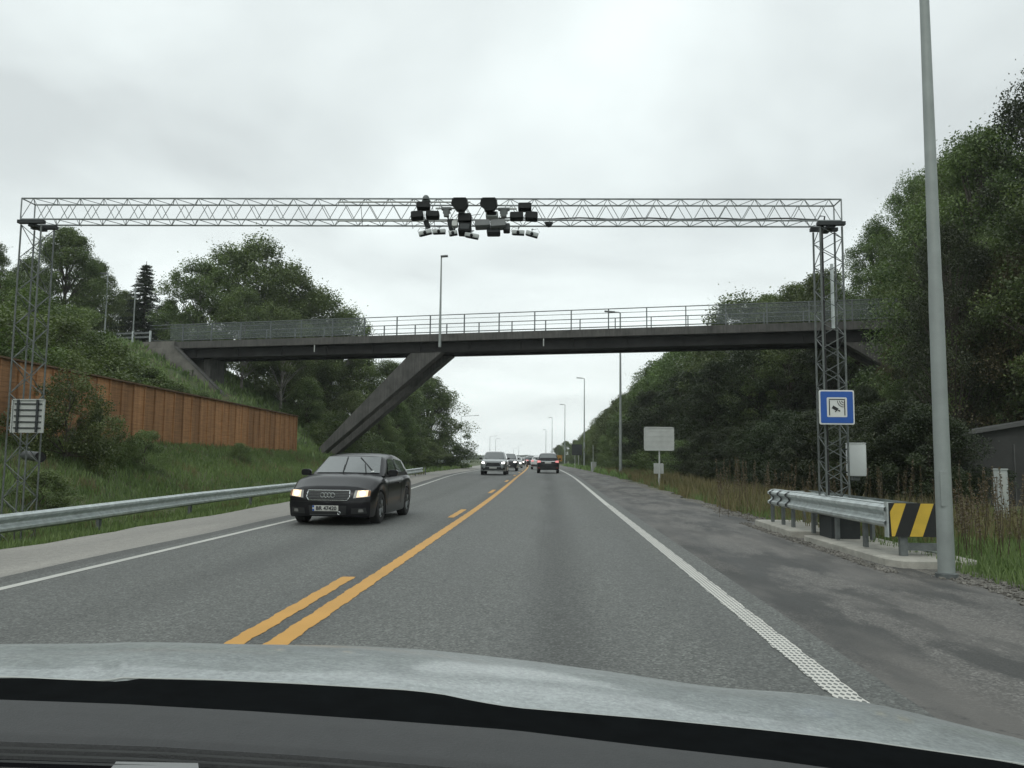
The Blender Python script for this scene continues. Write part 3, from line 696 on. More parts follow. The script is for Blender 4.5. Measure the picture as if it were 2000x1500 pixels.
# ------------------------------------------------------------------ guardrails
WP = [(0, .155), (.015, .15), (.075, .115), (.078, .075), (.015, .03), (.005, 0), (.015, -.03), (.078, -.075), (.075, -.115), (.015, -.15), (0, -.155)]
def wbeam(b, path, zs, side=1, out=None):
    rows = []
    for (x, y), z in zip(path, zs):
        rows.append([Vector((x+side*a, y, z+h)) for a, h in WP]+[Vector((x+side*(a-.006), y, z+h)) for a, h in WP[::-1]])
    b.grid(rows, True); n = len(rows[0]); return b
def guardrail_left():
    t = thing('guardrail', 'long galvanised guardrail along the left roadside below the grassy bank', 'guardrail', (-8.9, 20, -.2))
    o = Vector(t.location)
    ys = list(np.arange(-2, 56, 2.)); 
    zt = lambda y: np.interp(y, [0, 13, 20, 30, 55], [.185, .214, .28, .308, .564])
    xx = lambda y: -8.9+.12*sm(30, 56, y)
    b = MB(); wbeam(b, [(xx(y), y) for y in ys], [zt(y) for y in ys]); ob = b.build('rail', M_GALV, t, True, ang=25); ob.location = -o
    for i, y in enumerate(np.arange(-.4, 56, 4.)):
        g0 = tz(xx(y), y)-.3; b = MB(); b.box((xx(y)-.035, y, (zt(y)+.14+g0)/2), (.06, .1, zt(y)+.14-g0)); ob = b.build('post', M_GALD, t); ob.location = -o
guardrail_left()
# small end piece of guardrail further away on the left
def far_rail():
    t = thing('guardrail', 'short far guardrail descending beside the road beyond the round tree on the left', 'guardrail', (-13, 110, .3)); o = Vector(t.location)
    ys = list(np.arange(84, 150, 3.)); pts = [(cxr(y)-11.2-(y-84)*.02, y) for y in ys]; zs = [1.0-.25*sm(84, 150, y) for y in ys]
    b = MB(); wbeam(b, pts, zs); ob = b.build('rail', M_GALV, t, True, ang=25); ob.location = -o
    for (x, y), z in list(zip(pts, zs))[::2]:
        b = MB(); b.box((x-.04, y, z/2), (.06, .1, z)); ob = b.build('post', M_GALD, t); ob.location = -o
far_rail()

def barrier():
    x0, x1, ya, yb = 4.60, 5.16, 11.25, 16.7
    t = thing('crash_barrier', 'galvanised crash barrier box round the foot of the right tower, with chevron end plate', 'crash barrier', ((x0+x1)/2, (ya+yb)/2, .1)); o = Vector(t.location)
    def put(b, n, m, sm_=False): ob = b.build(n, m, t, sm_, ang=25); ob.location = -o; return ob
    ys = [ya, 12.6, 14, 15.4, 16.3, yb]; xn = lambda y: 4.56-(y-ya)/(yb-ya)*.13
    b = MB(); wbeam(b, [(xn(y), y) for y in ys], [.63, .63, .63, .63, .63, .63], -1); put(b, 'rail', M_GALV, True)
    b = MB(); wbeam(b, [(x1, y) for y in ys], [.63]*6, 1); put(b, 'rail', M_GALV, True)
    for yy in (15.5, 16.0, 16.5):
        b = MB(); rows = [[Vector((xn(yy)-a-.012, yy+dy, .63+h)) for a, h in WP] for dy in (-.05, .05)]; b.grid(rows); b.build('splice_joint', M_DKGR, t).location = -o
    for y in (12.2, 13.3, 14.4, 15.5, 16.1, 16.8):
        for x in (xn(y)+.05, x1-.05):
            b = MB(); b.box((x, y, .43), (.05, .10, .62)); put(b, 'post', M_GALD)
        b = MB(); b.box(((xn(y)+x1)/2, y, .74), (x1-xn(y)-.1, .09, .035)); put(b, 'spacer', M_GALV)
    # bright folded cap along the near rail top
    b = MB(); b.grid([[(xn(y), y, .792), (xn(y)+(.16 if y < 13 else .07), y, .80), (xn(y)+(.19 if y < 13 else .08), y, .76)] for y in (ya, 14, yb)]); put(b, 'cap_strip', M_GALV)
    for xx in (x0+.02, x1-.07):
        pass
    # end plate with chevrons
    pw, pz0, pz1, py = x1-x0+.08, .36, .81, ya-.02; px0 = x0-.07
    b = MB(); b.box((px0+pw/2, py, (pz0+pz1)/2), (pw, .02, pz1-pz0)); pl = put(b, 'end_plate', M_SBLK)
    b = MB(); b.box((px0-.012, py+.03, (pz0+pz1)/2), (.02, .1, pz1-pz0+.02)); put(b, 'end_flange', M_GALV)
    b = MB(); sh = .17
    for a0, a1 in ((.045, .205), (.40, .565)):
        q = [(px0+a0-.02*(a0 < .1), py-.0125, pz0+.004), (px0+a0+.14-(.05 if a0 < .1 else .0), py-.0125, pz0+.004), (px0+a1+.10+.0, py-.0125, pz1-.004), (px0+a1-.08, py-.0125, pz1-.004)]
        if a0 < .1: q = [(px0+.035, py-.0125, pz0+.004), (px0+.075, py-.0125, pz0+.004), (px0+.235, py-.0125, pz1-.004), (px0+.085, py-.0125, pz1-.004), (px0+.02, py-.0125, pz1-.12)]
        else: q = [(px0+.27, py-.0125, pz0+.004), (px0+.44, py-.0125, pz0+.004), (px0+.60, py-.0125, pz1-.004), (px0+.43, py-.0125, pz1-.004)]
        b.prism(q, (0, -.003, 0))
    b.build('yellow_chevron', M_SYEL, t).location = -o
    b = MB(); b.box((px0+.21, py+.06, .25), (.10, .06, .36)); put(b, 'post', M_GALD)
    b = MB(); b.box((px0+.50, py+.09, .22), (.55, .05, .10)); put(b, 'end_bracket', M_GALD)
    b = MB(); b.tube([(px0+.3, py+.2, .22), (px0+.85, py+.3, .12)], .03, 6); put(b, 'lower_bar', M_GALV)
    # slabs
    def slab(poly, h, label):
        tt = MB().prism([(x, y, -.08) for x, y in poly], (0, 0, h+.08)); ob = tt.build('concrete_slab', M_CONC, origin=(poly[0][0], poly[0][1], 0)); tag(ob, label, 'concrete slab')
        bv = ob.modifiers.new('bev', 'BEVEL'); bv.width = .015; bv.segments = 1
    slab([(4.38, 11.0), (4.50, 10.76), (5.3, 10.76), (5.52, 10.9), (5.4, 14.2), (4.30, 14.2)], .10, 'nearer pale concrete slab under the chevron end of the crash barrier')
    slab([(4.22, 14.7), (5.4, 14.7), (5.4, 17.4), (4.26, 17.4)], .13, 'farther pale concrete slab under the crash barrier')
    # tower footing
    b = MB(); b.box((4.80, 13.9, .27), (.46, .60, .52)); tag(b.build('tower_footing', M_DKGR, origin=(4.80, 13.9, 0)), 'dark grey footing block between the posts of the crash barrier', 'footing')
barrier()

# ------------------------------------------------------------------ gantry
GY = lambda x: 13.34+(x+9.37)/(4.95+9.37)*.33
def lattice(b, c, s, z0, z1, pitch, rc=.019, rd=.0085, faces=4):
    cs = [Vector((c[0]-s/2, c[1]-s/2, 0)), Vector((c[0]+s/2, c[1]-s/2, 0)), Vector((c[0]+s/2, c[1]+s/2, 0)), Vector((c[0]-s/2, c[1]+s/2, 0))]
    for q in cs: b.tube([q+Vector((0, 0, z0)), q+Vector((0, 0, z1))], rc, 8)
    n = int(round((z1-z0)/pitch))
    for i in range(4):
        p, q = cs[i], cs[(i+1) % 4]
        for k in range(n):
            za = z0+(z1-z0)*k/n; zb = z0+(z1-z0)*(k+1)/n
            if (k+i) % 2: b.tube([p+Vector((0, 0, za)), q+Vector((0, 0, zb))], rd, 5)
            else: b.tube([q+Vector((0, 0, za)), p+Vector((0, 0, zb))], rd, 5)
def gantry():
    t = thing('toll_gantry', 'lattice steel toll gantry spanning the whole road in front of the footbridge', 'gantry', (-2.2, 13.1, 0)); o = Vector(t.location)
    def put(b, n, m, par=None): ob = b.build(n, m, t, True); ob.location = -o; return ob
    S = .366; zT, zB = 5.83, 5.455
    XL, XR = -9.37, 4.90
    cl = (XL+.02+S/2, GY(XL)+S/2); cr = (XR-S/2, GY(XR)+S/2)
    b = MB(); lattice(b, cr, S, .55, zB-.10, .205, .017, .0075); put(b, 'tower', M_TOWR)
    b = MB(); lattice(b, cl, S, -.3, zB-.10, .30, .015, .0075); put(b, 'tower', M_TOWR)
    # truss
    b = MB(); n = 68
    def P(i, k): # chord k: 0 near top,1 near bottom,2 far bottom,3 far top
        x = XL+(XR-XL)*i/n; y = GY(x)+(0 if k < 2 else S); z = zT if k in (0, 3) else zB
        return Vector((x, y, z))
    for k in range(4): b.tube([P(0, k), P(n, k)], .0145, 8)
    for i in range(0, n, 1):
        for (a, c_) in ((0, 1), (3, 2), (0, 3), (1, 2)):
            if i % 2: b.tube([P(i, a), P(i+1, c_)], .0065, 5)
            else: b.tube([P(i, c_), P(i+1, a)], .0065, 5)
    for i in (0, n):
        for (a, c_) in ((0, 1), (1, 2), (2, 3), (3, 0)): b.tube([P(i, a), P(i, c_)], .012, 6)
    put(b, 'truss', M_GANT)
    # seating plates
    for (c, sg) in ((cl, 1), (cr, -1)):
        for dy in (-S/2, S/2):
            b = MB(); b.box((c[0]-.0*sg, c[1]+dy, zB-.05), (S+.10, .09, .06)); put(b, 'seating_beam', M_DKGR)
        b = MB(); b.box((c[0], c[1], zB-.10), (.12, S, .05)); put(b, 'seating_beam', M_DKGR)
    # cables
    b = MB(); pts = []
    for i in range(24):
        x = -1.0+i*(4.50+1.0)/23; pts.append((x, GY(x)+.02, zB+.035+.012*math.sin(i*1.3)))
    pts += [(4.54, 13.68, zB+.09), (4.62, 13.68, zB+.08), (4.60, 13.72, zB-.1)]
    b.tube(pts, .013, 6); put(b, 'cable', M_CABLE)
    b = MB(); b.tube([(cr[0]-S/2+.035, cr[1]-S/2+.03, zB), (cr[0]-S/2+.035, cr[1]-S/2+.03, .8)], .022, 6); put(b, 'cable', M_CABLE)
    b = MB(); b.tube([(cr[0]+S/2-.08, cr[1]+S/2-.05, 4.78), (cr[0]+S/2-.08, cr[1]+S/2-.05, 3.65)], .028, 8); put(b, 'conduit', M_GALV)
    rc_ = random.Random(5)
    for _ in range(9):
        xa = rc_.uniform(-3.6, -1.65); xb = xa+rc_.uniform(.15, .45); za = zB+rc_.uniform(0, .3); zb2 = zB+rc_.uniform(-.15, .1); yy = GY(xa)-.03
        b = MB(); b.tube([(xa, yy, za), (xa*.7+xb*.3, yy-.03, min(za, zb2)-rc_.uniform(.02, .1)), (xa*.3+xb*.7, yy-.03, min(za, zb2)-.02), (xb, yy, zb2)], .005, 5); put(b, 'loose_cable', M_CABLE)
    for z in (zT-.07, zB-.03):
        b = MB(); b.tube([(-3.75, GY(-3.7)-.035, z), (-1.45, GY(-1.5)-.035, z)], .014, 8); put(b, 'mounting_pipe', M_SGB)
    return cl, cr, S
CL, CRT, SG = gantry()

# gantry equipment
def rotv(yaw=0, pitch=0, roll=0): return (Matrix.Rotation(R_(yaw), 3, 'Z') @ Matrix.Rotation(R_(pitch), 3, 'X') @ Matrix.Rotation(R_(roll), 3, 'Y'))
PXM = 13.44/FPX; DS = 1.03
def equip():
    def box_thing(nm, lab, cat, px0, py0, px1, py1, D, depth, mat, roll=0, pitch=-18, face=None, r=.02, grp=None, hook=True):
        c = at((px0+px1)/2, (py0+py1)/2, D*DS); wv = (px1-px0)*PXM; hv = (py1-py0)*PXM
        t = thing(nm, lab, cat, c, 0, grp); rt = rotv(0, pitch, roll)
        b = MB(); b.rbox((0, 0, 0), (wv, depth, hv), min(r, wv*.3, hv*.3), rt, 1); b.build('housing', mat, t, True)
        if face: b = MB(); b.rbox(rt @ Vector((0, -depth/2-.004, 0)), (wv*.78, .01, hv*.62), min(r, hv*.2), rt, 1); b.build('front_window', face, t, True)
        if hook: b = MB(); b.tube([(0, depth*.3, hv*.2), (0, depth*.5+.06, hv*.5+.03)], .013, 6); b.build('bracket', M_GALD, t)
        return t
    B = box_thing
    B('radar_unit', 'black box unit uppermost of the left trio on the gantry', 'radar unit', 814, 396, 840, 410, 12.85, .12, M_BLK, 0, -20)
    B('radar_unit', 'black box unit lower left of the left trio on the gantry', 'radar unit', 803, 414, 827, 429, 12.8, .12, M_BLK, -5, -20)
    B('radar_unit', 'black box unit lower right of the left trio on the gantry', 'radar unit', 832, 414, 858, 427, 12.8, .12, M_BLK, 2, -20)
    B('radar_unit', 'black box unit uppermost of the right trio on the gantry', 'radar unit', 1012, 398, 1038, 412, 12.85, .12, M_BLK, 0, -20)
    B('radar_unit', 'black box unit lower left of the right trio on the gantry', 'radar unit', 996, 416, 1022, 430, 12.8, .12, M_BLK, 0, -20)
    B('radar_unit', 'black box unit lower right of the right trio on the gantry', 'radar unit', 1026, 415, 1050, 431, 12.8, .12, M_BLK, 5, -20)
    def antenna(lab, x0, x1, y0, y1):
        c = at((x0+x1)/2, (y0+y1)/2, 12.8*DS); W2 = (x1-x0)*PXM/2; H2 = (y1-y0)*PXM/2
        t = thing('beacon_antenna', lab, 'antenna', c)
        poly = [(-W2*.85, 0, H2), (W2*.85, 0, H2), (W2, 0, H2*.6), (W2, 0, -.1*H2), (W2*.55, 0, -H2), (-W2*.45, 0, -H2), (-W2*.6, 0, -H2*.45), (-W2, 0, 0)]
        b = MB(); b.prism([(x, -.10, z) for x, _, z in poly], (0, .2, .02)); b.build('housing', M_BLK, t)
        b = MB(); b.tube([(-W2*.7, -.11, H2*1.02), (W2*.8, -.11, H2*1.02), (W2*1.03, -.11, H2*.55), (W2*1.03, -.11, -.1*H2)], .007, 5); b.build('edge_trim', M_GREYB, t)
        b = MB(); b.box((0, .2, -H2*.2), (W2*.8, .2, .04)); b.build('bracket', M_GALD, t)
    antenna('left of the two large black beacon antennas at mid gantry', 882, 914, 390, 413)
    antenna('right of the two large black beacon antennas at mid gantry', 938, 971, 390, 414)
    for lab, x0, x1, y0, y1 in (('grey bracket block between the left trio and the left antenna', 864, 880, 405, 423), ('grey bracket block right of the right antenna', 975, 993, 405, 425)):
        c = at((x0+x1)/2, (y0+y1)/2, 12.9*DS); t = thing('mounting_bracket', lab, 'bracket', c); s2 = (x1-x0)*PXM
        b = MB(); b.box((0, 0, .055), (s2*1.25, .09, .035)); b.box((0, 0, -.02), (s2*.6, .08, .12)); b.box((-s2*.35, 0, .02), (.02, .06, .09)); b.box((s2*.35, 0, .02), (.02, .06, .09)); b.build('plate', M_GREYB, t)
        b = MB(); b.tube([(-s2*1.4, .04, .075), (s2*1.4, .04, .075)], .016, 8); b.build('cross_bar', M_SGB, t)
    def cam_cyl(lab, x0, y0, x1, y1, roll, rad=.042, grp=None, dark=False):
        c = at((x0+x1)/2, (y0+y1)/2, 12.75*DS); ln = (x1-x0)*PXM; t = thing('enforcement_camera', lab, 'camera', c); rt = rotv(0, 0, roll)
        b = MB(); b.rbox((0, 0, 0), (ln, .09, rad*2), rad*.6, rt, 0); b.build('housing', M_GREYB if dark else M_WHTP, t, True)
        b = MB(); b.rbox(rt @ Vector((ln*.05, -.02, -rad*.95)), (ln*.9, .07, .018), .006, rt, 0); b.build('lower_shell', M_BLK, t, True)
        b = MB(); b.lathe([(.001, -.052), (.022, -.052), (.026, -.04), (.026, 0)], 14, 1, rt @ Vector((ln*.0, -.02, -.005))); b.build('lens', M_BLK, t, True)
        b = MB(); b.tube([(0, .01, rad*.8), (0, .03, rad+.05), (.01, .16, rad+.09)], .011, 6); b.build('arm', M_GALD, t)
        b = MB(); b.tube([rt @ Vector((ln*.48, 0, 0))+Vector((0, 0, k*.03*0)), Vector((ln*.62, .02, .05)), Vector((ln*.45, .06, .11)), Vector((ln*.1, .08, .1))] if x0 > 1000 else [rt @ Vector((-ln*.48, 0, 0)), Vector((-ln*.62, .02, .05)), Vector((-ln*.45, .06, .11)), Vector((-ln*.1, .08, .1))] , .004, 5)if False else None
        b = MB(); sg = 1 if x0 > 1000 else -1
        b.tube([rt @ Vector((sg*ln*.48, 0, 0)), Vector((sg*ln*.60, .02, .04)), Vector((sg*ln*.45, .06, .11)), Vector((sg*ln*.1, .08, .1))], .0035, 5); b.build('cable', M_CABLE, t)
    cam_cyl('white camera hanging lowest at the far left of the gantry cluster', 818, 447, 843, 463, -14)
    cam_cyl('white level camera hanging just right of the leftmost hanging camera', 845, 446, 870, 459, -2)
    cam_cyl('small white camera hanging left of the dark middle units', 877, 449, 893, 462, -10)
    cam_cyl('long white camera hanging tilted down to the right below mid gantry', 908, 453, 935, 468, 12)
    cam_cyl('white level camera hanging left of the rightmost hanging camera', 1000, 448, 1024, 461, 3)
    cam_cyl('white camera hanging lowest at the far right of the gantry cluster', 1027, 449, 1051, 466, 16)
    B('flash_unit', 'black ribbed unit in the middle of the gantry under the left antenna', 'flash unit', 895, 419, 921, 436, 12.85, .16, M_BLK, 0, -10)
    B('flash_unit', 'dark unit with pale window hanging under the black ribbed unit', 'flash unit', 896, 438, 920, 459, 12.8, .16, M_BLK, 4, -25, M_DKGR)
    B('flash_unit', 'left of the two grey slanted boxes below mid gantry', 'flash unit', 928, 432, 957, 446, 12.8, .14, M_GREYB, -3, -20)
    B('flash_unit', 'right of the two grey slanted boxes below mid gantry', 'flash unit', 958, 431, 988, 447, 12.8, .14, M_GREYB, -4, -20)
    B('flash_unit', 'dark box hanging under the grey slanted boxes', 'flash unit', 951, 447, 977, 459, 12.85, .14, M_DKGR, 0, -20)
    B('flash_unit', 'small dark grey unit right of the grey slanted boxes', 'flash unit', 983, 438, 996, 454, 12.85, .12, M_DKGR, 0, -20)
    B('flash_unit', 'pale topped black unit under the right antenna', 'flash unit', 949, 416, 973, 428, 12.9, .14, M_WHTP, 0, -20, M_BLK)
    B('sensor_box', 'dark slanting arm bracket above the small white hanging camera', 'sensor', 875, 428, 888, 450, 12.95, .06, M_DKGR, -12, 0)
    B('sensor_box', 'grey cone shaped sensor beside the black ribbed unit', 'sensor', 883, 432, 894, 444, 12.85, .10, M_SGB, 0, -10)
    B('sensor_box', 'dark slanting arm bracket above the leftmost hanging camera', 'sensor', 829, 430, 839, 447, 12.95, .05, M_DKGR, -20, 0)
    for lab, x, y, flip in (('small grey dome camera on top of the gantry above the left trio', 832, 388, 1), ('small dome camera under the gantry right of the camera cluster', 1072, 437, -1)):
        c = at(x, y, 12.95*DS); t = thing('dome_camera', lab, 'camera', c)
        b = MB(); b.lathe([(.001, .06*flip), (.03, .055*flip), (.052, .03*flip), (.06, 0), (.06, -.02*flip), (.001, -.02*flip)], 16, 2); b.build('dome', M_DKGR if flip < 0 else M_GREYB, t, True)
        b = MB(); b.box((0, .05, -.03*flip), (.14, .10, .02)); b.build('base_plate', M_GALD, t)
equip()
ob = None
def upside(): pass

# right tower sign + cabinet
def smp(b, poly, off): return b.prism(poly, off)
def toll_sign():
    c = at(1634, 795.5, 13.14); t = thing('road_sign', 'square blue and white camera gantry sign on the right tower', 'road sign', c, R_(0)); 
    S = .565
    b = MB(); b.rbox((0, 0, 0), (S, .02, S), .03, None, 1); b.build('panel', M_SWHT, t, True)
    b = MB(); b.rbox((0, -.011, 0), (S-.045, .008, S-.045), .02, None, 1); b.build('blue_field', M_BLUE, t, True)
    b = MB(); b.rbox((0, -.016, 0), (S*.57, .008, S*.57), .018, None, 1); wf = b.build('white_field', M_SWHT, t, True)
    b = MB(); k = S*.57; y = -.0225
    b.box((0, y, k*.40), (k*.80, .004, k*.045)); b.box((-k*.38, y, -.01), (k*.045, .004, k*.82*.94)); b.box((k*.38, y, -.01), (k*.045, .004, k*.82*.94))
    for r in (.10, .20, .30):
        pts = [];
        for i in range(9):
            a = R_(180+90*i/8); pts.append((k*.34+k*r*1.05*math.cos(a), y, k*.33+k*r*1.05*math.sin(a)))
        b.tube(pts, k*.018, 4)
    rt = rotv(0, 0, 30)
    b.box((-k*.10, y, -k*.06), (k*.30, .004, k*.16), rt); b.box((k*.10, y, -k*.175), (k*.11, .004, k*.07), rt); b.box((-k*.08, y, -k*.22), (k*.05, .004, k*.06), rotv(0, 0, -20))
    b.build('pictogram', M_SBLK, t)
    b = MB(); b.box((0, .03, S*.3), (S*.8, .03, .03)); b.box((0, .03, -S*.3), (S*.8, .03, .03)); b.build('bracket', M_GALD, t)
    # equipment cabinet
    c = at(1672, 898, 14.1); t = thing('equipment_cabinet', 'white equipment cabinet strapped to the right tower below the blue sign', 'cabinet', c)
    b = MB(); b.rbox((-.0, 0, 0), (.30, .34, .56), .03, rotv(-14), 2); b.build('body', M_CABW, t, True)
    b = MB(); b.rbox((0, 0, .285), (.31, .35, .02), .03, rotv(-14), 2); b.build('lid', M_CABW, t, True)
    for z in (.18, -.22):
        b = MB(); b.box((-.15, -.02, z), (.16, .04, .025)); b.build('strap', M_DKGR, t)
    b = MB(); b.box((-.02, 0, -.32), (.12, .1, .07)); b.build('cable_gland', M_GREYB, t)
    # sign back on the left tower
    c = at(55, 812.5, 13.5); t = thing('road_sign', 'back of a square sign with dark cross rails on the left tower', 'road sign', c)
    S = .56; b = MB(); b.rbox((0, 0, 0), (S, .015, S), .03, None, 1); b.build('panel', M_SGB, t, True)
    b = MB()
    for i in range(5): b.box((0, -.015, -S*.36+i*S*.18), (S*.84, .015, .022))
    b.build('cross_rail', M_DKGR, t)
    b = MB(); b.box((-S*.3, -.03, 0), (.035, .02, S*.98)); b.box((S*.3, -.03, 0), (.035, .02, S*.98)); b.build('upright_rail', M_DKGR, t)
    b = MB(); b.box((-S*.49, -.012, 0), (.02, .03, S)); b.box((S*.49, -.012, 0), (.02, .03, S)); b.box((0, -.012, S*.49), (S, .03, .02)); b.build('rim', M_SGB, t)
toll_sign()

# drain pipe
p0 = at(50, 889, 17.3); p1 = at(79, 893, 16.7)
t = thing('drain_pipe', 'dark grey plastic drain pipe end sticking out of the left bank', 'pipe', p1)
b = MB(); d = (p1-p0).normalized(); 
b.tube([p0-p1, p0-p1+d*.3*0+(p1-p0)*.3, (p0-p1)*.1, (p0-p1)*0], [.10, .10, .105, .112], 14, False); b.build('pipe', M_PIPE, t, True)
b = MB(); b.tube([(p0-p1)*.9, (p0-p1)*0+d*.002], [.09, .10], 14); b.build('bore', M_PIPEIN, t)

# ------------------------------------------------------------------ lamps
def lamp(x, y, z, H, label, arm=1.0, side=-1, r0=.115, r1=.045, group=None, armz=.0, fix=None, headlen=.75, name='street_lamp'):
    t = thing(name, label, 'street lamp', (x, y, z), 0, group)
    b = MB(); b.tube([(0, 0, -.2), (0, 0, H*.28), (0, 0, H*.30), (0, 0, H)], [r0, r0*.86, r0*.78, r1], 16); b.build('pole', M_POLE, t, True)
    if arm:
        b = MB(); b.tube([(0, 0, H-.02), (side*.12, 0, H+armz*.5+.03), (side*arm, 0, H+armz+.06)], [r1, r1*.9, r1*.8], 8); b.build('arm', M_POLE, t, True)
    b = MB(); L2 = headlen; xx = side*(arm+L2*.42)
    b.rbox((xx, 0, H+armz+.08), (L2, .26, .11), .05, rotv(0, 0, side*-4), 0); b.build('lamp_head', M_LAMPH, t, True)
    return t
GLR = 'tall street lamps along the right edge of the road'
nl = lamp(4.68, 9.97, 0, 12.0, 'large pale street lamp pole standing close at right beside the chevron plate', .5, -1, .097, .032)
b = MB(); b.rbox((-.03, -.083, 1.05), (.085, .02, .42), .01, None, 1); b.build('service_hatch', M_POLE, nl)
b = MB(); b.lathe([(.10, 0.0), (.125, .0), (.125, .05), (.099, .06)], 20, 2, (0, 0, 0)); b.build('base_collar', M_GALD, nl, True)
for i, (y, px, lab) in enumerate([(58, 1212, 'street lamp seen through the footbridge railing, nearest beyond the bridge on the right'), (106, 1141, 'second street lamp beyond the footbridge on the right edge'), (158, 1103, 'third street lamp beyond the footbridge on the right edge'), (207, 1078, 'fourth street lamp beyond the footbridge on the right edge'), (258, 1066, 'fifth and faintest street lamp beyond the footbridge on the right edge')]):
    r = ray(px, 900); x = r.x/r.y*y
    lamp(x, y, zr(y), 11.8 if i < 4 else 10.5, lab, .35 if i else .45, -1, .12, .05, GLR)
for (px, top, D, a, lab) in [(901, 814, 190, 3.0, 'nearest of the far left street lamps, with a long arm to the right'), (914, 839, 250, 2.6, 'second far left street lamp with an arm to the right'), (957, 853, 330, 2., 'thin far street lamp left of the oncoming cars'), (968, 858, 370, .6, 'short thin far street lamp above the second oncoming car'), (1003, 876, 480, 1., 'tiny far street lamp near the road vanishing point, left one'), (1013, 870, 520, 1., 'tiny far street lamp near the road vanishing point, right one')]:
    p = at(px, top, D); zb = tz(p.x, p.y); lamp(p.x, p.y, zb-.1, p.z-zb, lab, a, 1, .12, .06, None, .35, None, 1.3)
p = at(859, 668, 47.3); q = at(863, 503, 47.3)
t = lamp(p.x, p.y, p.z-.1, q.z-p.z+.1, 'single street lamp fixed to the side of the footbridge above the sloping leg', 0, 1, .085, .04, headlen=.42)
for (px, top, D, sd_, lab) in [(211, 536, 62, -1, 'street lamp with head to the left on the left hilltop'), (265, 557, 64, 1, 'street lamp with head to the right beside the spruce on the left hilltop')]:
    p = at(px, top, D); zb = at(px-5, 660, D).z
    lamp(p.x, p.y, zb, p.z-zb, lab, .1, sd_, .07, .045, headlen=.55)

# ------------------------------------------------------------------ timber noise barrier
def noise_barrier():
    X = -14.5; t = thing('noise_barrier', 'red-brown timber noise barrier along the top of the left bank', 'noise barrier', (X, 30, 1.8)); o = Vector(t.location)
    ye = 44.7; zt = lambda y: float(np.interp(y, [10, 20, 33, 44.7], [4.0, 3.86, 3.74, 3.62])); zb = lambda y: tz(X, y)-.25
    ys = list(np.arange(8.2, ye, .75)); ys.append(ye)
    b = MB()
    for i in range(len(ys)-1):
        a, c = ys[i], ys[i+1]; m_ = (a+c)/2; off = (.0 if i % 2 else .0)
        rows = [[(X-off, a+.0, z_), (X+.035, a+.05, z_), (X+.035, c-.05, z_), (X-off, c, z_)] for z_ in (zb(m_), zt(m_))]
        b.grid(rows)
        rows = [[(X-.08, a, z_), (X-.08, c, z_)] for z_ in (zb(m_), zt(m_))]; b.grid(rows)
    b.add([(X-.08, ye, zb(ye)), (X+.03, ye, zb(ye)), (X+.03, ye, zt(ye)), (X-.08, ye, zt(ye))], [(0, 1, 2, 3)])
    b.build('board_panel', M_WOOD, t).location = -o
    for i, y in enumerate(ys):
        b = MB(); hh = zt(y)-zb(y); b.box((X+.045, y, zb(y)+hh/2-.02), (.075, .085 if i % 4 else .12, hh)); b.build('batten', M_WOOD, t).location = -o
    b = MB(); b.grid([[(X-.14, y, zt(y)+.0), (X-.14, y, zt(y)+.05), (X+.15, y, zt(y)+.03), (X+.15, y, zt(y)-.02)] for y in ys+[ye+.06]], True); b.build('cap_board', M_WOODC, t).location = -o
noise_barrier()

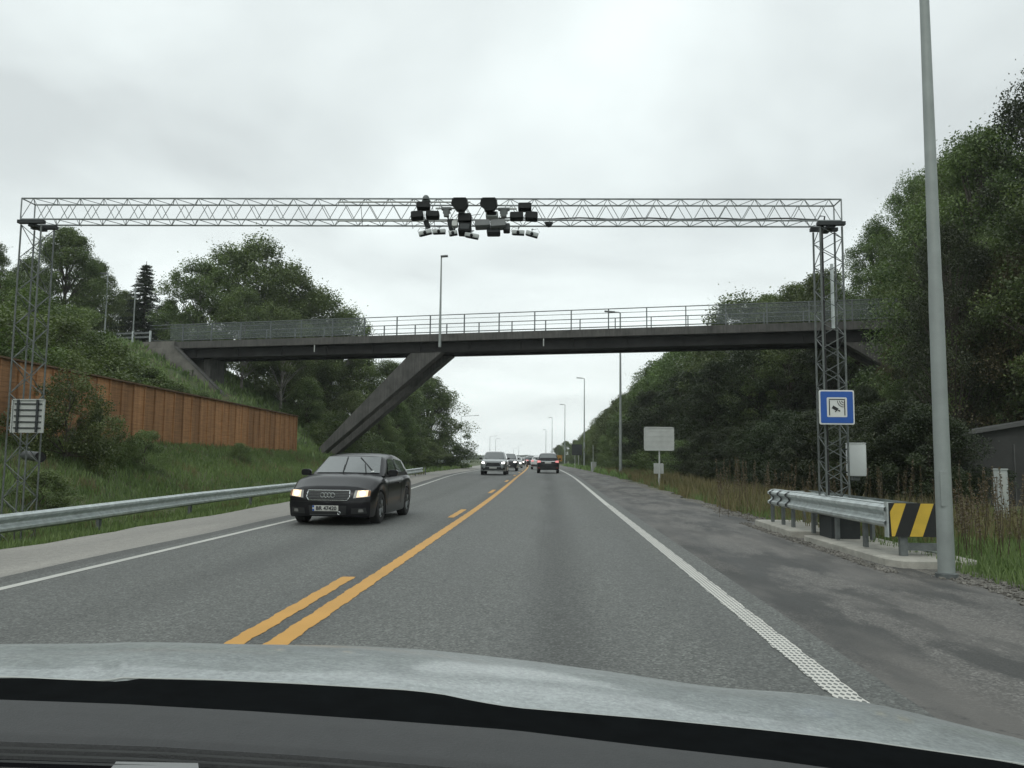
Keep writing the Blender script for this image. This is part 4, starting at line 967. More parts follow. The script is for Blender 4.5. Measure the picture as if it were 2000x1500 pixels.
# ------------------------------------------------------------------ footbridge
def footbridge():
    K = .26; Y0 = 47.6
    P0 = at(1000, 700, Y0); dr = (Vector((math.cos(YAW), math.sin(YAW), 0))-HD*K).normalized(); P0.z = 0   # along-bridge direction
    nv = Vector((-dr.y, dr.x, 0))  # pointing away from the camera
    if nv.dot(HD) < 0: nv = -nv
    def at_s(px):  # parameter along bridge for pixel x at elevation ~ 680
        r = ray(px, 680); r2 = Vector((r.x, r.y)); # solve P0+dr*s = r*k
        A = Matrix(((dr.x, -r2.x), (dr.y, -r2.y))); v = A.inverted() @ Vector((-P0.x, -P0.y)); return v[0]
    t = thing('footbridge', 'dark footbridge on slanted concrete legs crossing high above the road', 'footbridge', P0+dr*at_s(860)); o = Vector(t.location)
    W = 3.2; sL, sR = at_s(283), at_s(1860); zD, zF, zG = 8.93, 8.50, 7.88
    def Q(s, n_, z): p = P0+dr*s+nv*n_; return Vector((p.x, p.y, z))
    def bar(s0, s1, n0, n1, z0, z1, b): b.add([Q(s, n_, z) for s in (s0, s1) for n_ in (n0, n1) for z in (z0, z1)], [(0, 1, 3, 2), (4, 6, 7, 5), (0, 4, 5, 1), (2, 3, 7, 6), (0, 2, 6, 4), (1, 5, 7, 3)])
    def put(b, n, m, par=None, smo=False):
        ob = b.build(n, m, par or t, smo)
        ob.location = -o if par is None else (0, 0, 0); return ob
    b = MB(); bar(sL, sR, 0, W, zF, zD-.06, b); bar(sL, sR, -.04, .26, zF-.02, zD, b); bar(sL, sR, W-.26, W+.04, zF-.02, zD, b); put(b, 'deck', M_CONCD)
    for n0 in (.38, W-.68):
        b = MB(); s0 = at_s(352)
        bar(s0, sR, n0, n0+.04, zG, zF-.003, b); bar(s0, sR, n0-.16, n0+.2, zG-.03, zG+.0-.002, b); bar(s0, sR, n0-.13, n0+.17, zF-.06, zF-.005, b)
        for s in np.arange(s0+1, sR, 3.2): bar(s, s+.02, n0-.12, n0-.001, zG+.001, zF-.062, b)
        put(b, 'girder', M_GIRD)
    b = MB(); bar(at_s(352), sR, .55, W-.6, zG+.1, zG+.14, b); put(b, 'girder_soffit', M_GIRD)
    # railing
    for (n0, nm) in ((.06, 'near'), (W-.06, 'far')):
        b = MB(); b.tube([Q(sL+.3, n0, zD+1.17), Q(sR, n0, zD+1.17)], .028, 8); rl = put(b, 'railing', M_RAIL)
        b = MB(); b.tube([Q(sL+.3, n0, zD+.93), Q(sR, n0, zD+.93)], .016, 6); b.tube([Q(sL+.3, n0, zD+.13), Q(sR, n0, zD+.13)], .016, 6)
        if nm == 'far': b.tube([Q(sL+.3, n0, zD+.45), Q(sR, n0, zD+.45)], .016, 6); b.tube([Q(sL+.3, n0, zD+.62), Q(sR, n0, zD+.62)], .02, 6)
        ch = put(b, 'lower_rail', M_RAIL, rl)
        s = at_s(355)
        while s < sR:
            b = MB(); e = .035; bar(s-.03, s+.03, n0-.05, n0+.03, zD-.25 if nm == 'near' else zD, zD+(1.17 if nm == 'near' else 1.17), b); put(b, 'post', M_RAIL, rl); s += 2.2 if nm == 'near' else 2.2
        if nm == 'near':
            b = MB(); a = at_s(330); bb = at_s(712); bar(a, bb, n0-.004, n0+.004, zD+.14, zD+1.15, b); put(b, 'mesh_panel', M_MESH, rl)
            b = MB(); a = at_s(1400); bb = sR; bar(a, bb, n0-.004, n0+.004, zD+.14, zD+1.15, b); put(b, 'mesh_panel', M_MESH, rl)
    # slanted legs
    def leg(t0, t1, b0, b1, zb_):
        z1 = zG-.035
        for (n0, n1) in ((.26, .95), (W-1.05, W-.36)):
            b = MB(); v = [Q(s_, n_, z) for (s_, z) in ((t0, z1), (t1, z1), (b0, zb_), (b1, zb_)) for n_ in (n0, n1)]
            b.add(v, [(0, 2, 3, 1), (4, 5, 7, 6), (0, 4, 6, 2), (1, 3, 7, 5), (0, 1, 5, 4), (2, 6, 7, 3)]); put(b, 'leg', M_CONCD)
    a0 = at_s(800); a1 = at_s(860); c0 = at_s(612); c1 = at_s(628)
    f = 1.28   # extend the edges measured at z~1.5 down into the bank
    leg(a0, a1, a0+(c0-a0)*f, a1+(c1-a1)*f, -.35)
    r0 = at_s(1655); leg(r0-.2, r0+2.1, r0+9.5, r0+10.6, 1.5)
    # drain spouts
    for px in (615, 1062):
        b = MB(); s = at_s(px); b.tube([Q(s, -.06, zF-.05), Q(s, -.06, zF-.5)], .035, 8); put(b, 'drain_spout', M_SGB)
    # abutment and wing wall
    b = MB(); a = at_s(300); c = at_s(350); bar(a, c, -.1, W, 3.5, zF-.025, b); put(b, 'abutment', M_CONCW)
    b = MB(); c2 = at_s(468); zz = [(a-1.2, zF-.03), (c, zF-.03), (c2, at(462, 790, 50).z), (c2, 2.), (a-1.2, 2.)]
    b.prism([Q(s, -.45, z) for s, z in zz], nv*.32); put(b, 'wing_wall', M_CONCW)
    b = MB(); b.prism([Q(c, -.5, zF-.03+.0), Q(c, -.5, zF+.06), Q(c2+.05, -.5, zz[2][1]+.08), Q(c2+.05, -.5, zz[2][1]-.01)], nv*.42); put(b, 'wall_coping', M_CONCD)
    b = MB(); bar(at_s(283), at_s(345), -.25, -.05, zF-.1, zD+.02, b); put(b, 'parapet', M_CONCW)
    b = MB(); bar(at_s(385), at_s(398), .8, W-.8, 4., zG-.04, b); put(b, 'pier', M_CONCD)
    # guard rail on the path at the left end
    g = thing('guardrail', 'two-rail guardrail on the grassy path at the left end of the footbridge', 'guardrail', Q(sL-1.5, 0, 9)); og = Vector(g.location)
    for z in (9.0+.62, 9.0+.33):
        b = MB(); bar(at_s(213), at_s(292), -.02, .04, z-.07, z+.05, b); b.build('rail', M_GALD, g).location = -og
    for px in (258, 292):
        b = MB(); bar(at_s(px)-.05, at_s(px)+.05, -.04, .06, 8.4, 9.75, b); b.build('post', M_GALV, g).location = -og
    return Q, at_s
BQ, BS = footbridge()

# ------------------------------------------------------------------ sign boards on the right verge etc.
def board(px0, py0, px1, py1, D, label, mat, post_px, post_bottom, nrails=3, name='road_sign', edge=None):
    c = at((px0+px1)/2, (py0+py1)/2, D); s = D/FPX; w_, h_ = (px1-px0)*s, (py1-py0)*s
    base = tz(c.x, c.y); t = thing(name, label, 'road sign', (c.x, c.y, base)); zz = c.z-base
    b = MB(); b.rbox((0, 0, zz), (w_, .04, h_), .03, None, 1); b.build('panel', mat, t, True)
    if nrails:
        b = MB()
        for i in range(nrails): b.box((0, -.024, zz-h_*.32+i*h_*.64/(max(1, nrails-1))), (w_*.84, .012, h_*.03))
        b.box((-w_*.485, -.03, zz), (.05, .03, h_)); b.box((w_*.485, -.03, zz), (.05, .03, h_)); b.box((0, -.03, zz+h_*.48), (w_, .03, .05)); b.box((0, -.03, zz-h_*.48), (w_, .03, .05))
        b.build('frame', edge or M_SGB, t)
    for q in (post_px if hasattr(post_px, '__len__') else [post_px]):
        x = (q-(px0+px1)/2)*s; b = MB(); b.tube([(x, .06, -.2), (x, .06, zz+h_*.3)], .04, 8); b.build('post', M_SGB, t)
    return t
board(1258, 834, 1316, 880, 38, 'pale blank board seen from behind on a single post on the right verge', M_SGB, 1288, 950, 4)
board(1277, 905, 1296, 925, 40, 'small pale double plate low behind the blank board', M_SGB, 1287, 950, 0)
board(1117, 868, 1137, 889, 105, 'dark square sign seen from behind at the foot of the far right wood', M_DKGR, (1123, 1130), 920, 0)
board(886, 871, 898, 886, 100, 'dark square sign at the left roadside by the round tree', M_BLK, 892, 900, 0)
board(1085, 889, 1098, 901, 98, 'small yellow board just right of the dark car ahead', M_ORNG, 1092, 915, 0)
def cabinet(px0, py0, px1, py1, D, label, stick=None):
    c = at((px0+px1)/2, (py0+py1)/2, D); s = D/FPX; w_, h_ = (px1-px0)*s, (py1-py0)*s; base = tz(c.x, c.y); t = thing('electrical_cabinet', label, 'cabinet', (c.x, c.y, base)); zz = c.z-base
    b = MB(); b.rbox((0, 0, (zz+h_/2)/2-.05), (w_, w_*.8, zz+h_/2+.1), .03, rotv(20), 2); b.build('body', M_WHTP, t, True)
    b = MB(); b.rbox((0, 0, zz+h_/2+.01), (w_*1.08, w_*.9, .04), .03, rotv(20), 2); b.build('lid', M_WHTP, t, True)
    b = MB(); b.rbox((-.02, -w_*.43, zz), (w_*.7, .02, h_*.8), .02, rotv(20), 1); b.build('door', M_SGB, t, True)
    if stick: b = MB(); b.tube([(-.05, .1, 0), (-.05, .1, zz+stick)], .03, 6); b.build('post', M_SGB, t)
cabinet(1155, 903, 1164, 917, 78, 'small white cabinet with a thin post on the right verge beyond the nearest far lamp', 2.0)
cabinet(1944, 918, 1965, 975, 19, 'grey and white electrical cabinet in the weeds in front of the shed')
# shed
def shed():
    a = at(1889, 900, 25); t = thing('shed', 'low dark shed with a shallow pale roof edge at the right border', 'shed', (a.x, a.y, 0)); 
    zt = at(1889, 850, 25).z; W = 7.; Dp = 4.5; rt = Matrix.Rotation(R_(-12), 3, 'Z'); g0 = tz(a.x, a.y)-.8
    b = MB(); b.box(rt @ Vector((W/2, Dp/2, 0))+Vector((0, 0, (zt+g0)/2)), (W, Dp, zt-g0), rt); b.build('wall', M_SHED, t)
    b = MB(); pts = [(-.15, -.2, zt-.02), (W*.5, -.2, zt+.65), (W+.15, -.2, zt-.02), (W+.15, -.2, zt+.10), (W*.5, -.2, zt+.78), (-.15, -.2, zt+.10)]
    b.prism([rt @ Vector(p) for p in pts], rt @ Vector((0, Dp+.4, 0))); b.build('roof', M_SHEDR, t)
    b = MB(); b.prism([rt @ Vector(p) for p in [(0, -.004, zt), (W, -.004, zt), (W*.5, -.004, zt+.63)]], rt @ Vector((0, .1, 0))); b.build('gable', M_SHED, t)
    b = MB(); b.box(rt @ Vector((1.3, -.02, 1.0)), (.03, .04, zt-.3), rt); b.box(rt @ Vector((2.2, -.02, 1.0)), (.03, .04, zt-.3), rt); b.build('door_frame', M_SHEDR, t)
shed()

# ------------------------------------------------------------------ cars (local: nose at y=0 looking to -y, z up)
def mesh_text(name, txt, size, mat, parent, loc, rot, ext=.002, bold=0.):
    cu = bpy.data.curves.new(name, 'FONT'); cu.body = txt; cu.size = size; cu.extrude = ext; cu.align_x = 'CENTER'; cu.align_y = 'CENTER'; cu.offset = bold
    to = bpy.data.objects.new(name, cu); COL.objects.link(to); dg = bpy.context.evaluated_depsgraph_get()
    me = bpy.data.meshes.new_from_object(to.evaluated_get(dg)); bpy.data.objects.remove(to)
    me.materials.clear(); me.materials.append(mat)
    o = bpy.data.objects.new(name, me); COL.objects.link(o); o.parent = parent; o.location = loc; o.rotation_euler = rot; return o

def make_car(name, label, cat, P, paint, glass=M_GLS, detail=2):
    L_, W_, H_ = P['L'], P['W'], P['H']; w0 = W_/2; r = P['r']; yw1 = P['fo']; yw2 = P['fo']+P['wb']
    hz0, hz1, hy = P['hz0'], P['hz1'], P['hy']          # hood front z, hood rear z, cowl y
    belt = P['belt']; ry0, ry1, rz1, rb = P['ry0'], P['ry1'], P['rz1'], P['rb']  # roof front y, roof rear y/z, rear base y
    tailz = P['tailz']; sill = P['sill']; bow, lean, tuck = P['bow'], P['lean'], P['tuck']
    root = thing(name, label, cat)
    def wv(y):
        w = w0
        if y < .9: w *= 1-.075*((.9-y)/.9)**2
        if y > L_-.8: w *= 1-.07*((y-L_+.8)/.8)**2
        return w
    def ztop(y):
        if y < hy: t = y/hy; return hz0+(hz1-hz0)*(1-(1-t)**1.7)
        if y < rb: return np.interp(y, [hy, hy+.25, rb-.2, rb], [hz1, belt, belt+.03, tailz])
        return tailz-.06*((y-rb)/(max(.05, L_-rb)))
    def nose(x, z): return bow*(abs(x)/w0)**3.4+lean*max(0., (z-.48)/(hz0-.48+.001))**2*(1 if z < hz0+.3 else 1)+tuck*max(0., (.42-z)/.25)**2
    def tail(x, z): return P.get('tbow', .12)*(abs(x)/w0)**3+P.get('tlean', .05)*max(0., (z-.7)/.3)+.05*max(0., (.4-z)/.2)
    def edge(y):
        e = sill
        for yc in (yw1, yw2):
            d = r*1.13; q = d*d-(y-yc)**2
            if q > 0: e = max(e, r+math.sqrt(q)-.01)
        return e
    def ring(y):
        w, ze, zt = wv(y), edge(y), ztop(y); zs = zt-.045 if y < hy else zt-.03
        crown = .035 if y < hy else 0
        half = [(0, sill+.02), (.62*w, sill+.02), (.74*w, ze+.0), (.955*w, ze), (.985*w, ze+.04), (w, ze+.45*(zs-ze)), (.995*w, ze+.8*(zs-ze)), (.955*w, zs-.015), (.88*w, zs+.02), (.66*w, zt+crown*.5), (.33*w, zt+crown), (0, zt+crown)]
        return half+[(-x, z) for x, z in half[-2:0:-1]]
    ys = sorted(set([0., .04, .1, .2, .35]+list(np.arange(.5, L_-.3, .11))+[L_-.3, L_-.15, L_-.06, L_]+[hy, ry0, rb]))
    rows = []
    def fade(y): return max(0., 1-y/.75)
    def fadt(y): return max(0., 1-(L_-y)/.6)
    def mp(x, y, z): return Vector((x, y+nose(x, z)*fade(y)**1.3-tail(x, z)*fadt(y)**1.3, z))
    r0 = ring(0); zc0 = (sill+hz0)/2
    for k in (.0, .3, .6, .85): rows.append([mp(x*k, 0, zc0+(z-zc0)*k) for x, z in r0])
    for y in ys: rows.append([mp(x, y, z) for x, z in ring(y)])
    r1 = ring(L_); zc1 = (sill+ztop(L_))/2
    for k in (.85, .6, .3, .0): rows.append([mp(x*k, L_, zc1+(z-zc1)*k) for x, z in r1])
    b = MB(); b.grid(rows, True); body = b.build('body', paint, root, True, ang=50)
    # greenhouse
    wb, wr = w0*P.get('gb', .90), w0*P.get('gr', .70)
    def groof(y):
        if y < ry0: t = (y-hy)/(ry0-hy); return hz1+(P['rz0']-hz1)*t
        if y < ry1:
            t = (y-ry0)/(ry1-ry0); return P['rz0']+(rz1-P['rz0'])*t+(H_-(P['rz0']+(rz1-P['rz0'])*.4))*math.sin(math.pi*t)**.9
        t = (y-ry1)/(rb-ry1); return rz1+(tailz-rz1)*t**1.15
    def gbow(x, y): return .20*(x/.7)**2*(max(0., 1-(y-hy)/(ry0-hy+.5)))-.16*(x/.7)**2*max(0., 1-(rb-y)/(rb-ry1+.3))
    def wz(z): return wb+(wr-wb)*max(0., (z-belt)/(H_-belt))
    rows = []
    for y in sorted(set([hy, rb, ry0, ry1]+list(np.linspace(hy, rb, 26)))):
        zt = groof(y); zb = belt-.04; hz_ = max(.0, zt-zb)
        half = [(wb, zb), (wz(zb+.5*hz_), zb+.5*hz_), (wz(zb+.86*hz_)-.004, zb+.86*hz_), (wz(zb+.97*hz_)-.05, zb+.965*hz_), (.6*wz(zt), zt+.006), (.3*wz(zt), zt+.012), (0, zt+.014)]
        sec = half+[(-x, z) for x, z in half[-2::-1]]; rows.append([Vector((x, y+gbow(x, y), z)) for x, z in sec])
    b = MB(); b.grid(rows); cab = b.build('roof', P.get('roofmat', paint), root, True, ang=50)
    def surf(x, y, e=.006): # point on slanted screens
        return Vector((x, y+gbow(x, y), groof(y)+.012*(1-abs(x)/w0)+e))
    def screen(nm, ya, yb, sgn):
        rws = []
        for i in range(7):
            y = ya+(yb-ya)*i/6; xm = (wz(groof(y))-.075); rws.append([surf(xm*t, y, .010)+Vector((0, -sgn*.006, 0)) for t in np.linspace(-1, 1, 11)])
        return MB().grid(rws).build(nm, glass, root, True)
    screen('windscreen', hy+.09, ry0-.05, 1); screen('rear_window', rb-.10*(rb-ry1)-.12, ry1+.05, -1)
    # side windows
    def sidew(q, nm='side_window'):
        for sg in (-1, 1):
            rws = []
            for i in range(5):
                t = i/4; z = q[0][1]+(q[3][1]-q[0][1])*t; z2 = q[1][1]+(q[2][1]-q[1][1])*t
                ya = q[0][0]+(q[3][0]-q[0][0])*t; yb = q[1][0]+(q[2][0]-q[1][0])*t
                rws.append([Vector((sg*(wz(z*(1-u)+z2*u)+.009), ya*(1-u)+yb*u+gbow(wz(z), ya*(1-u)+yb*u), z*(1-u)+z2*u)) for u in (0, .25, .5, .75, 1)])
            MB().grid(rws).build(nm, glass, root, True)
    for q in P['sw']: sidew(q)
    # nose / tail patches
    def patch(nm, q, mat, e=.006, nx=8, nz=3, par=None, back=False, th=0):
        rws = []
        for i in range(nz+1):
            t = i/nz; r_ = []
            for j in range(nx+1):
                u = j/nx; x = (q[0][0]*(1-u)+q[1][0]*u)*(1-t)+(q[3][0]*(1-u)+q[2][0]*u)*t; z = (q[0][1]*(1-u)+q[1][1]*u)*(1-t)+(q[3][1]*(1-u)+q[2][1]*u)*t
                y = (L_-tail(x, z)+e) if back else nose(x, z)-e; r_.append(Vector((x, y, z)))
            rws.append(r_)
        b = MB().grid(rws)
        if th:
            b.grid([[p+Vector((0, th if not back else -th, 0)) for p in r_] for r_ in rws])
            for rr in (rws[0], rws[-1]): b.grid([rr, [p+Vector((0, th if not back else -th, 0)) for p in rr]])
        return b.build(nm, mat, par or root, True)
    def line(nm, pts, rad, mat, back=False, closed=True, e=.008, par=None):
        P3 = []
        for i in range(len(pts) if closed else len(pts)-1):
            a, c = pts[i], pts[(i+1) % len(pts)]
            for k in range(6): x, z = a[0]+(c[0]-a[0])*k/6, a[1]+(c[1]-a[1])*k/6; P3.append(Vector((x, (L_-tail(x, z)+e) if back else nose(x, z)-e, z)))
        if closed: P3.append(P3[0])
        else: x, z = pts[-1]; P3.append(Vector((x, nose(x, z)-e if not back else L_-tail(x, z)+e, z)))
        return MB().tube(P3, rad, 6).build(nm, mat, par or root, True)
    # wheels
    for sx in (-1, 1):
        for yc in (yw1, yw2):
            tw = P.get('tw', .21); xo = sx*(w0*.985); xi = sx*(w0*.985-tw); s = 1 if sx > 0 else -1
            pr = [(.62*r, -tw/2), (.93*r, -tw/2), (r, -tw/2+.02), (r, tw/2-.02), (.93*r, tw/2), (.62*r, tw/2)]
            b = MB(); b.lathe([(a, h) for a, h in pr], 28, 0); wh = b.build('wheel', M_RUB, root, True); wh.location = (sx*(w0*.985-tw/2), yc, r)
            b = MB(); fx = s*(tw/2-.02)
            b.lathe([(.62*r, fx), (.60*r, fx+s*.012), (.55*r, fx-s*.01), (.54*r, fx-s*.05)], 28, 0)
            for k in range(7 if detail > 1 else 5):
                a = 2*math.pi*k/(7 if detail > 1 else 5); b.tube([(fx+s*.004, 0, 0), (fx, .56*r*math.cos(a), .56*r*math.sin(a))], [.035, .022], 5)
            b.lathe([(.001, fx+s*.02), (.05, fx+s*.02), (.06, fx)], 14, 0); rm = b.build('rim', M_RIM, wh, True)
            b = MB(); b.lathe([(.001, fx-s*.06), (.56*r, fx-s*.055)], 20, 0); b.build('brake_disc', M_TRIM, wh)
    # arch liners / underside
    b = MB(); b.box((0, L_/2, sill+.05), (W_*.72, L_*.84, .1)); b.build('underbody', M_TRIM, root)
    # mirrors
    for sg in (-1, 1):
        b = MB(); b.rbox((sg*(w0+.07), hy+.42, belt+.09), (.20, .12, .135), .045, None, 1); m_ = b.build('mirror', P.get('mirmat', M_TRIM if detail < 2 else paint), root, True)
        b = MB(); b.box((sg*(w0-.04), hy+.43, belt+.03), (.12, .07, .04)); b.build('mirror_foot', M_TRIM, m_)
    return root, patch, line, surf, mp, wz, groof

# --- nearest oncoming black hatchback
PA = dict(L=4.2, W=1.765, H=1.435, r=.325, fo=.86, wb=2.58, hz0=.735, hz1=.965, hy=1.10, belt=.93, ry0=1.92, rz0=1.37, ry1=3.62, rz1=1.34, rb=4.08, tailz=.95, sill=.165,
          bow=.19, lean=.12, tuck=.05, gb=.90, gr=.715, sw=[((1.60, .975), (2.62, .985), (2.55, 1.33), (2.0, 1.31)), ((2.70, .99), (3.66, 1.05), (3.42, 1.27), (2.63, 1.33))])
audi, patch, line, surf, mp, wzA, gr_ = make_car('car', 'black oncoming hatchback with lit warm headlights and raised wipers, nearest on the left', 'car', PA, M_PBLK)
audi.location = (-4.42, 15.75, 0); audi.rotation_euler = (0, 0, R_(-1.5))
# grille
gq = [(-.405, .515), (.405, .515), (.435, .655), (-.435, .655)]
gp = patch('grille', [(-.40, .51), (.40, .51), (.42, .685), (-.42, .685)], M_TRIM, .010, 10, 3)
line('grille_frame', [(-.385, .505), (.385, .505), (.43, .56), (.42, .69), (-.42, .69), (-.43, .56)], .011, M_CHR, e=.014, par=None)
for z in (.54, .57, .60, .63, .66): line('grille_bar', [(-.40, z), (.40, z)], .0045, M_GALD, closed=False, e=.013)
b = MB()
for i in range(4):
    cx = -.102+.068*i; pts = [Vector((cx+.043*math.cos(a), -.026, .603+.043*math.sin(a))) for a in np.linspace(0, 2*math.pi, 21)]; b.tube(pts, .0065, 6)
b.build('ring_emblem', M_CHR, audi, True)
# hood seams
patch('hood_shut_line', [(-.47, .70), (.47, .70), (.46, .706), (-.46, .706)], M_TRIM, .003, 8, 1)
for sg in (-1, 1):
    hq = [(sg*.50, .545), (sg*.80, .575), (sg*.80, .705), (sg*.52, .695)]
    hl = patch('headlight', hq, M_LENS, .012, 6, 4, th=.03)
    patch('reflector', [(sg*.56, .56), (sg*.765, .58), (sg*.765, .70), (sg*.57, .692)], M_HLG, .0145, 4, 3, par=hl)
    c = (sg*.665, .635)
    rr = []
    for k in range(5):
        ra = .056*(1-(k/4)); rr.append([Vector((c[0]+ra*1.12*math.cos(a), 0, c[1]+ra*math.sin(a))) for a in np.linspace(0, 2*math.pi, 17)[:-1]])
    def ny(x, z): return PA['bow']*(abs(x)/.8825)**3.4+PA['lean']*max(0, (z-.48)/(.735-.479))**2
    rr = [[Vector((p.x, ny(p.x, p.z)-.018-.012*(k/4), p.z)) for p in row] for k, row in enumerate(rr)]
    MB().grid(rr, True).build('lamp_bulb', M_HLW, hl, True)
    q = [(sg*.765, .585), (sg*.81, .59), (sg*.81, .69), (sg*.765, .695)]; patch('indicator', q, M_LENSO, .016, 2, 2, par=hl)
    patch('side_intake', [(sg*.46, .235), (sg*.76, .245), (sg*.74, .36), (sg*.47, .35)], M_TRIM, .008, 5, 2)
    patch('fog_lamp', [(sg*.60, .27), (sg*.70, .275), (sg*.69, .33), (sg*.61, .33)], M_LENS, .016, 3, 2)
patch('lower_intake', [(-.36, .215), (.36, .215), (.38, .40), (-.38, .40)], M_TRIM, .016, 8, 2)
patch('bumper_seam', [(-.84, .47), (.84, .47), (.84, .478), (-.84, .478)], M_TRIM, .004, 12, 1)
pl = patch('number_plate', [(-.30, .29), (.22, .29), (.22, .40), (-.30, .40)], M_PLATE, .022, 6, 2, th=.012)
patch('plate_band', [(-.298, .292), (-.262, .292), (-.262, .398), (-.298, .398)], M_BLUE, .0235, 1, 1, par=pl)
mesh_text('plate_text', 'BR 47420', .105, M_SBLK, pl, (-.020, -.0262, .343), (R_(90), 0, 0), .0012, .0022)
b = MB(); b.lathe([(.028, 0), (.036, -.008), (.028, -.016), (.020, -.008), (.028, 0)], 16, 1, (.235, -.01, .255)); b.build('tow_ring', M_CHR, audi, True)
line('intake_trim', [(-.36, .218), (.24, .218)], .005, M_GREYB, closed=False, e=.012)
b = MB()
b.tube([surf(-.04, 1.12, .03), surf(-.09, 1.45, .035)], .011, 5); b.tube([surf(-.06, 1.3, .03), surf(-.13, 1.82, .03)], .009, 5); b.build('wiper', M_TRIM, audi)
b = MB(); b.tube([surf(.44, 1.14, .03), surf(.33, 1.50, .035)], .011, 5); b.tube([surf(.54, 1.24, .035), surf(.16, 1.80, .03)], .009, 5); b.build('wiper', M_TRIM, audi)
b = MB(); b.rbox(surf(.52, 1.25, .008), (.11, .05, .01), .004, Matrix.Rotation(R_(28), 3, 'X'), 2); b.build('windscreen_sticker', M_SWHT, audi)
b = MB(); b.tube([(.0, 3.30, 1.38), (.0, 3.42, 1.62)], [.006, .003], 5); b.rbox((0, 3.28, 1.385), (.07, .12, .04), .02, None, 2); b.build('roof_antenna', M_TRIM, audi)
b = MB(); b.box((0, 1.10, .962), (1.25, .10, .02)); b.build('cowl_panel', M_TRIM, audi)
for sg in (-1, 1):
    b = MB(); b.tube([(sg*.893, .95*1.36, .34), (sg*.889, 1.37, .6), (sg*.875, 1.47, .88)], .004, 4); b.tube([(sg*.893, 2.62, .34), (sg*.889, 2.66, .6), (sg*.875, 2.68, .88)], .004, 4); b.build('door_shut_line', M_TRIM, audi)
    b = MB(); b.rbox((sg*.885, 2.42, .80), (.03, .18, .03), .01, None, 0); b.build('door_handle', M_PBLK, audi, True)

# --- SUVs and further cars
PS = dict(L=4.6, W=1.855, H=1.69, r=.36, fo=.92, wb=2.69, hz0=.95, hz1=1.10, hy=1.15, belt=1.07, ry0=1.95, rz0=1.62, ry1=3.9, rz1=1.58, rb=4.45, tailz=1.05, sill=.27,
          bow=.20, lean=.12, tuck=.10, gb=.90, gr=.70, tw=.23, tbow=.10, tlean=.04, sw=[((1.68, 1.12), (2.75, 1.12), (2.72, 1.55), (2.1, 1.53)), ((2.82, 1.12), (3.8, 1.14), (3.7, 1.50), (2.8, 1.55))], mirmat=M_TRIM)
def suv_front(root_tuple, lit=M_HLC, grille=True):
    root, patch, line, surf, mp, wzz, grf = root_tuple
    for sg in (-1, 1):
        hl = patch('headlight', [(sg*.52, .80), (sg*.86, .82), (sg*.84, .93), (sg*.50, .88)], M_LENS, .012, 4, 2, th=.03)
        patch('lamp_bulb', [(sg*.60, .80), (sg*.80, .81), (sg*.80, .92), (sg*.60, .90)], lit, .022, 3, 2, par=hl)
        patch('corner_intake', [(sg*.62, .34), (sg*.84, .40), (sg*.80, .56), (sg*.68, .50)], M_TRIM, .010, 3, 2)
    patch('grille', [(-.58, .60), (.58, .60), (.44, .86), (-.44, .86)], M_TRIM, .010, 8, 2)
    patch('lower_grille', [(-.68, .36), (.68, .36), (.54, .57), (-.54, .57)], M_TRIM, .010, 8, 2)
    patch('skid_trim', [(-.60, .30), (.60, .30), (.66, .345), (-.66, .345)], M_SGB, .014, 8, 1)
    patch('number_plate', [(-.26, .46), (.26, .46), (.26, .56), (-.26, .56)], M_PLATE, .022, 3, 1)
def suv_rear(root_tuple, P, red=M_TAIL):
    root, patch, line, surf, mp, wzz, grf = root_tuple; w = P['W']/2; tz_ = P['tailz']
    for sg in (-1, 1):
        patch('tail_light', [(sg*w*.62, tz_-.16), (sg*w*.95, tz_-.20), (sg*w*.93, tz_+.0), (sg*w*.66, tz_-.03)], red, .014, 3, 2, back=True, th=.03)
        patch('lower_reflector', [(sg*w*.7, .42), (sg*w*.9, .42), (sg*w*.9, .46), (sg*w*.7, .46)], M_LENSR, .014, 2, 1, back=True)
    patch('chrome_strip', [(-w*.62, tz_-.10), (w*.62, tz_-.10), (w*.62, tz_-.06), (-w*.62, tz_-.06)], M_CHR, .012, 8, 1, back=True)
    patch('number_plate', [(-.26, tz_-.24), (.26, tz_-.24), (.26, tz_-.13), (-.26, tz_-.13)], M_PLATE, .016, 3, 1, back=True)
    patch('bumper', [(-w*.93, .34), (w*.93, .34), (w*.93, .56), (-w*.93, .56)], M_TRIM, .012, 8, 2, back=True)
def setcar(root, px, y, rz, side=None):
    r = ray(px, 905); x = r.x/r.y*y; root.location = (x, y, zr(y)+.004); root.rotation_euler = (0, 0, rz)
rt = make_car('car', 'silver oncoming SUV with white headlights, first behind the black hatchback', 'car', PS, M_PSIL, detail=1); suv_front(rt); setcar(rt[0], 963, 56.5, R_(.5))
P2 = dict(PS); P2.update(L=4.5, W=1.84, H=1.62)
rt2 = make_car('car', 'dark oncoming car with pale hood half hidden behind the silver SUV', 'car', P2, M_PDRK, detail=1); suv_front(rt2)
setcar(rt2[0], 991, 75, R_(.8))
rtb = make_car('car', 'black SUV driving ahead in our lane, seen from behind', 'car', dict(PS, H=1.66, roofmat=M_PBLK), M_PBLK, detail=1); suv_rear(rtb, PS)
setcar(rtb[0], 1071, 66+4.6, math.pi)
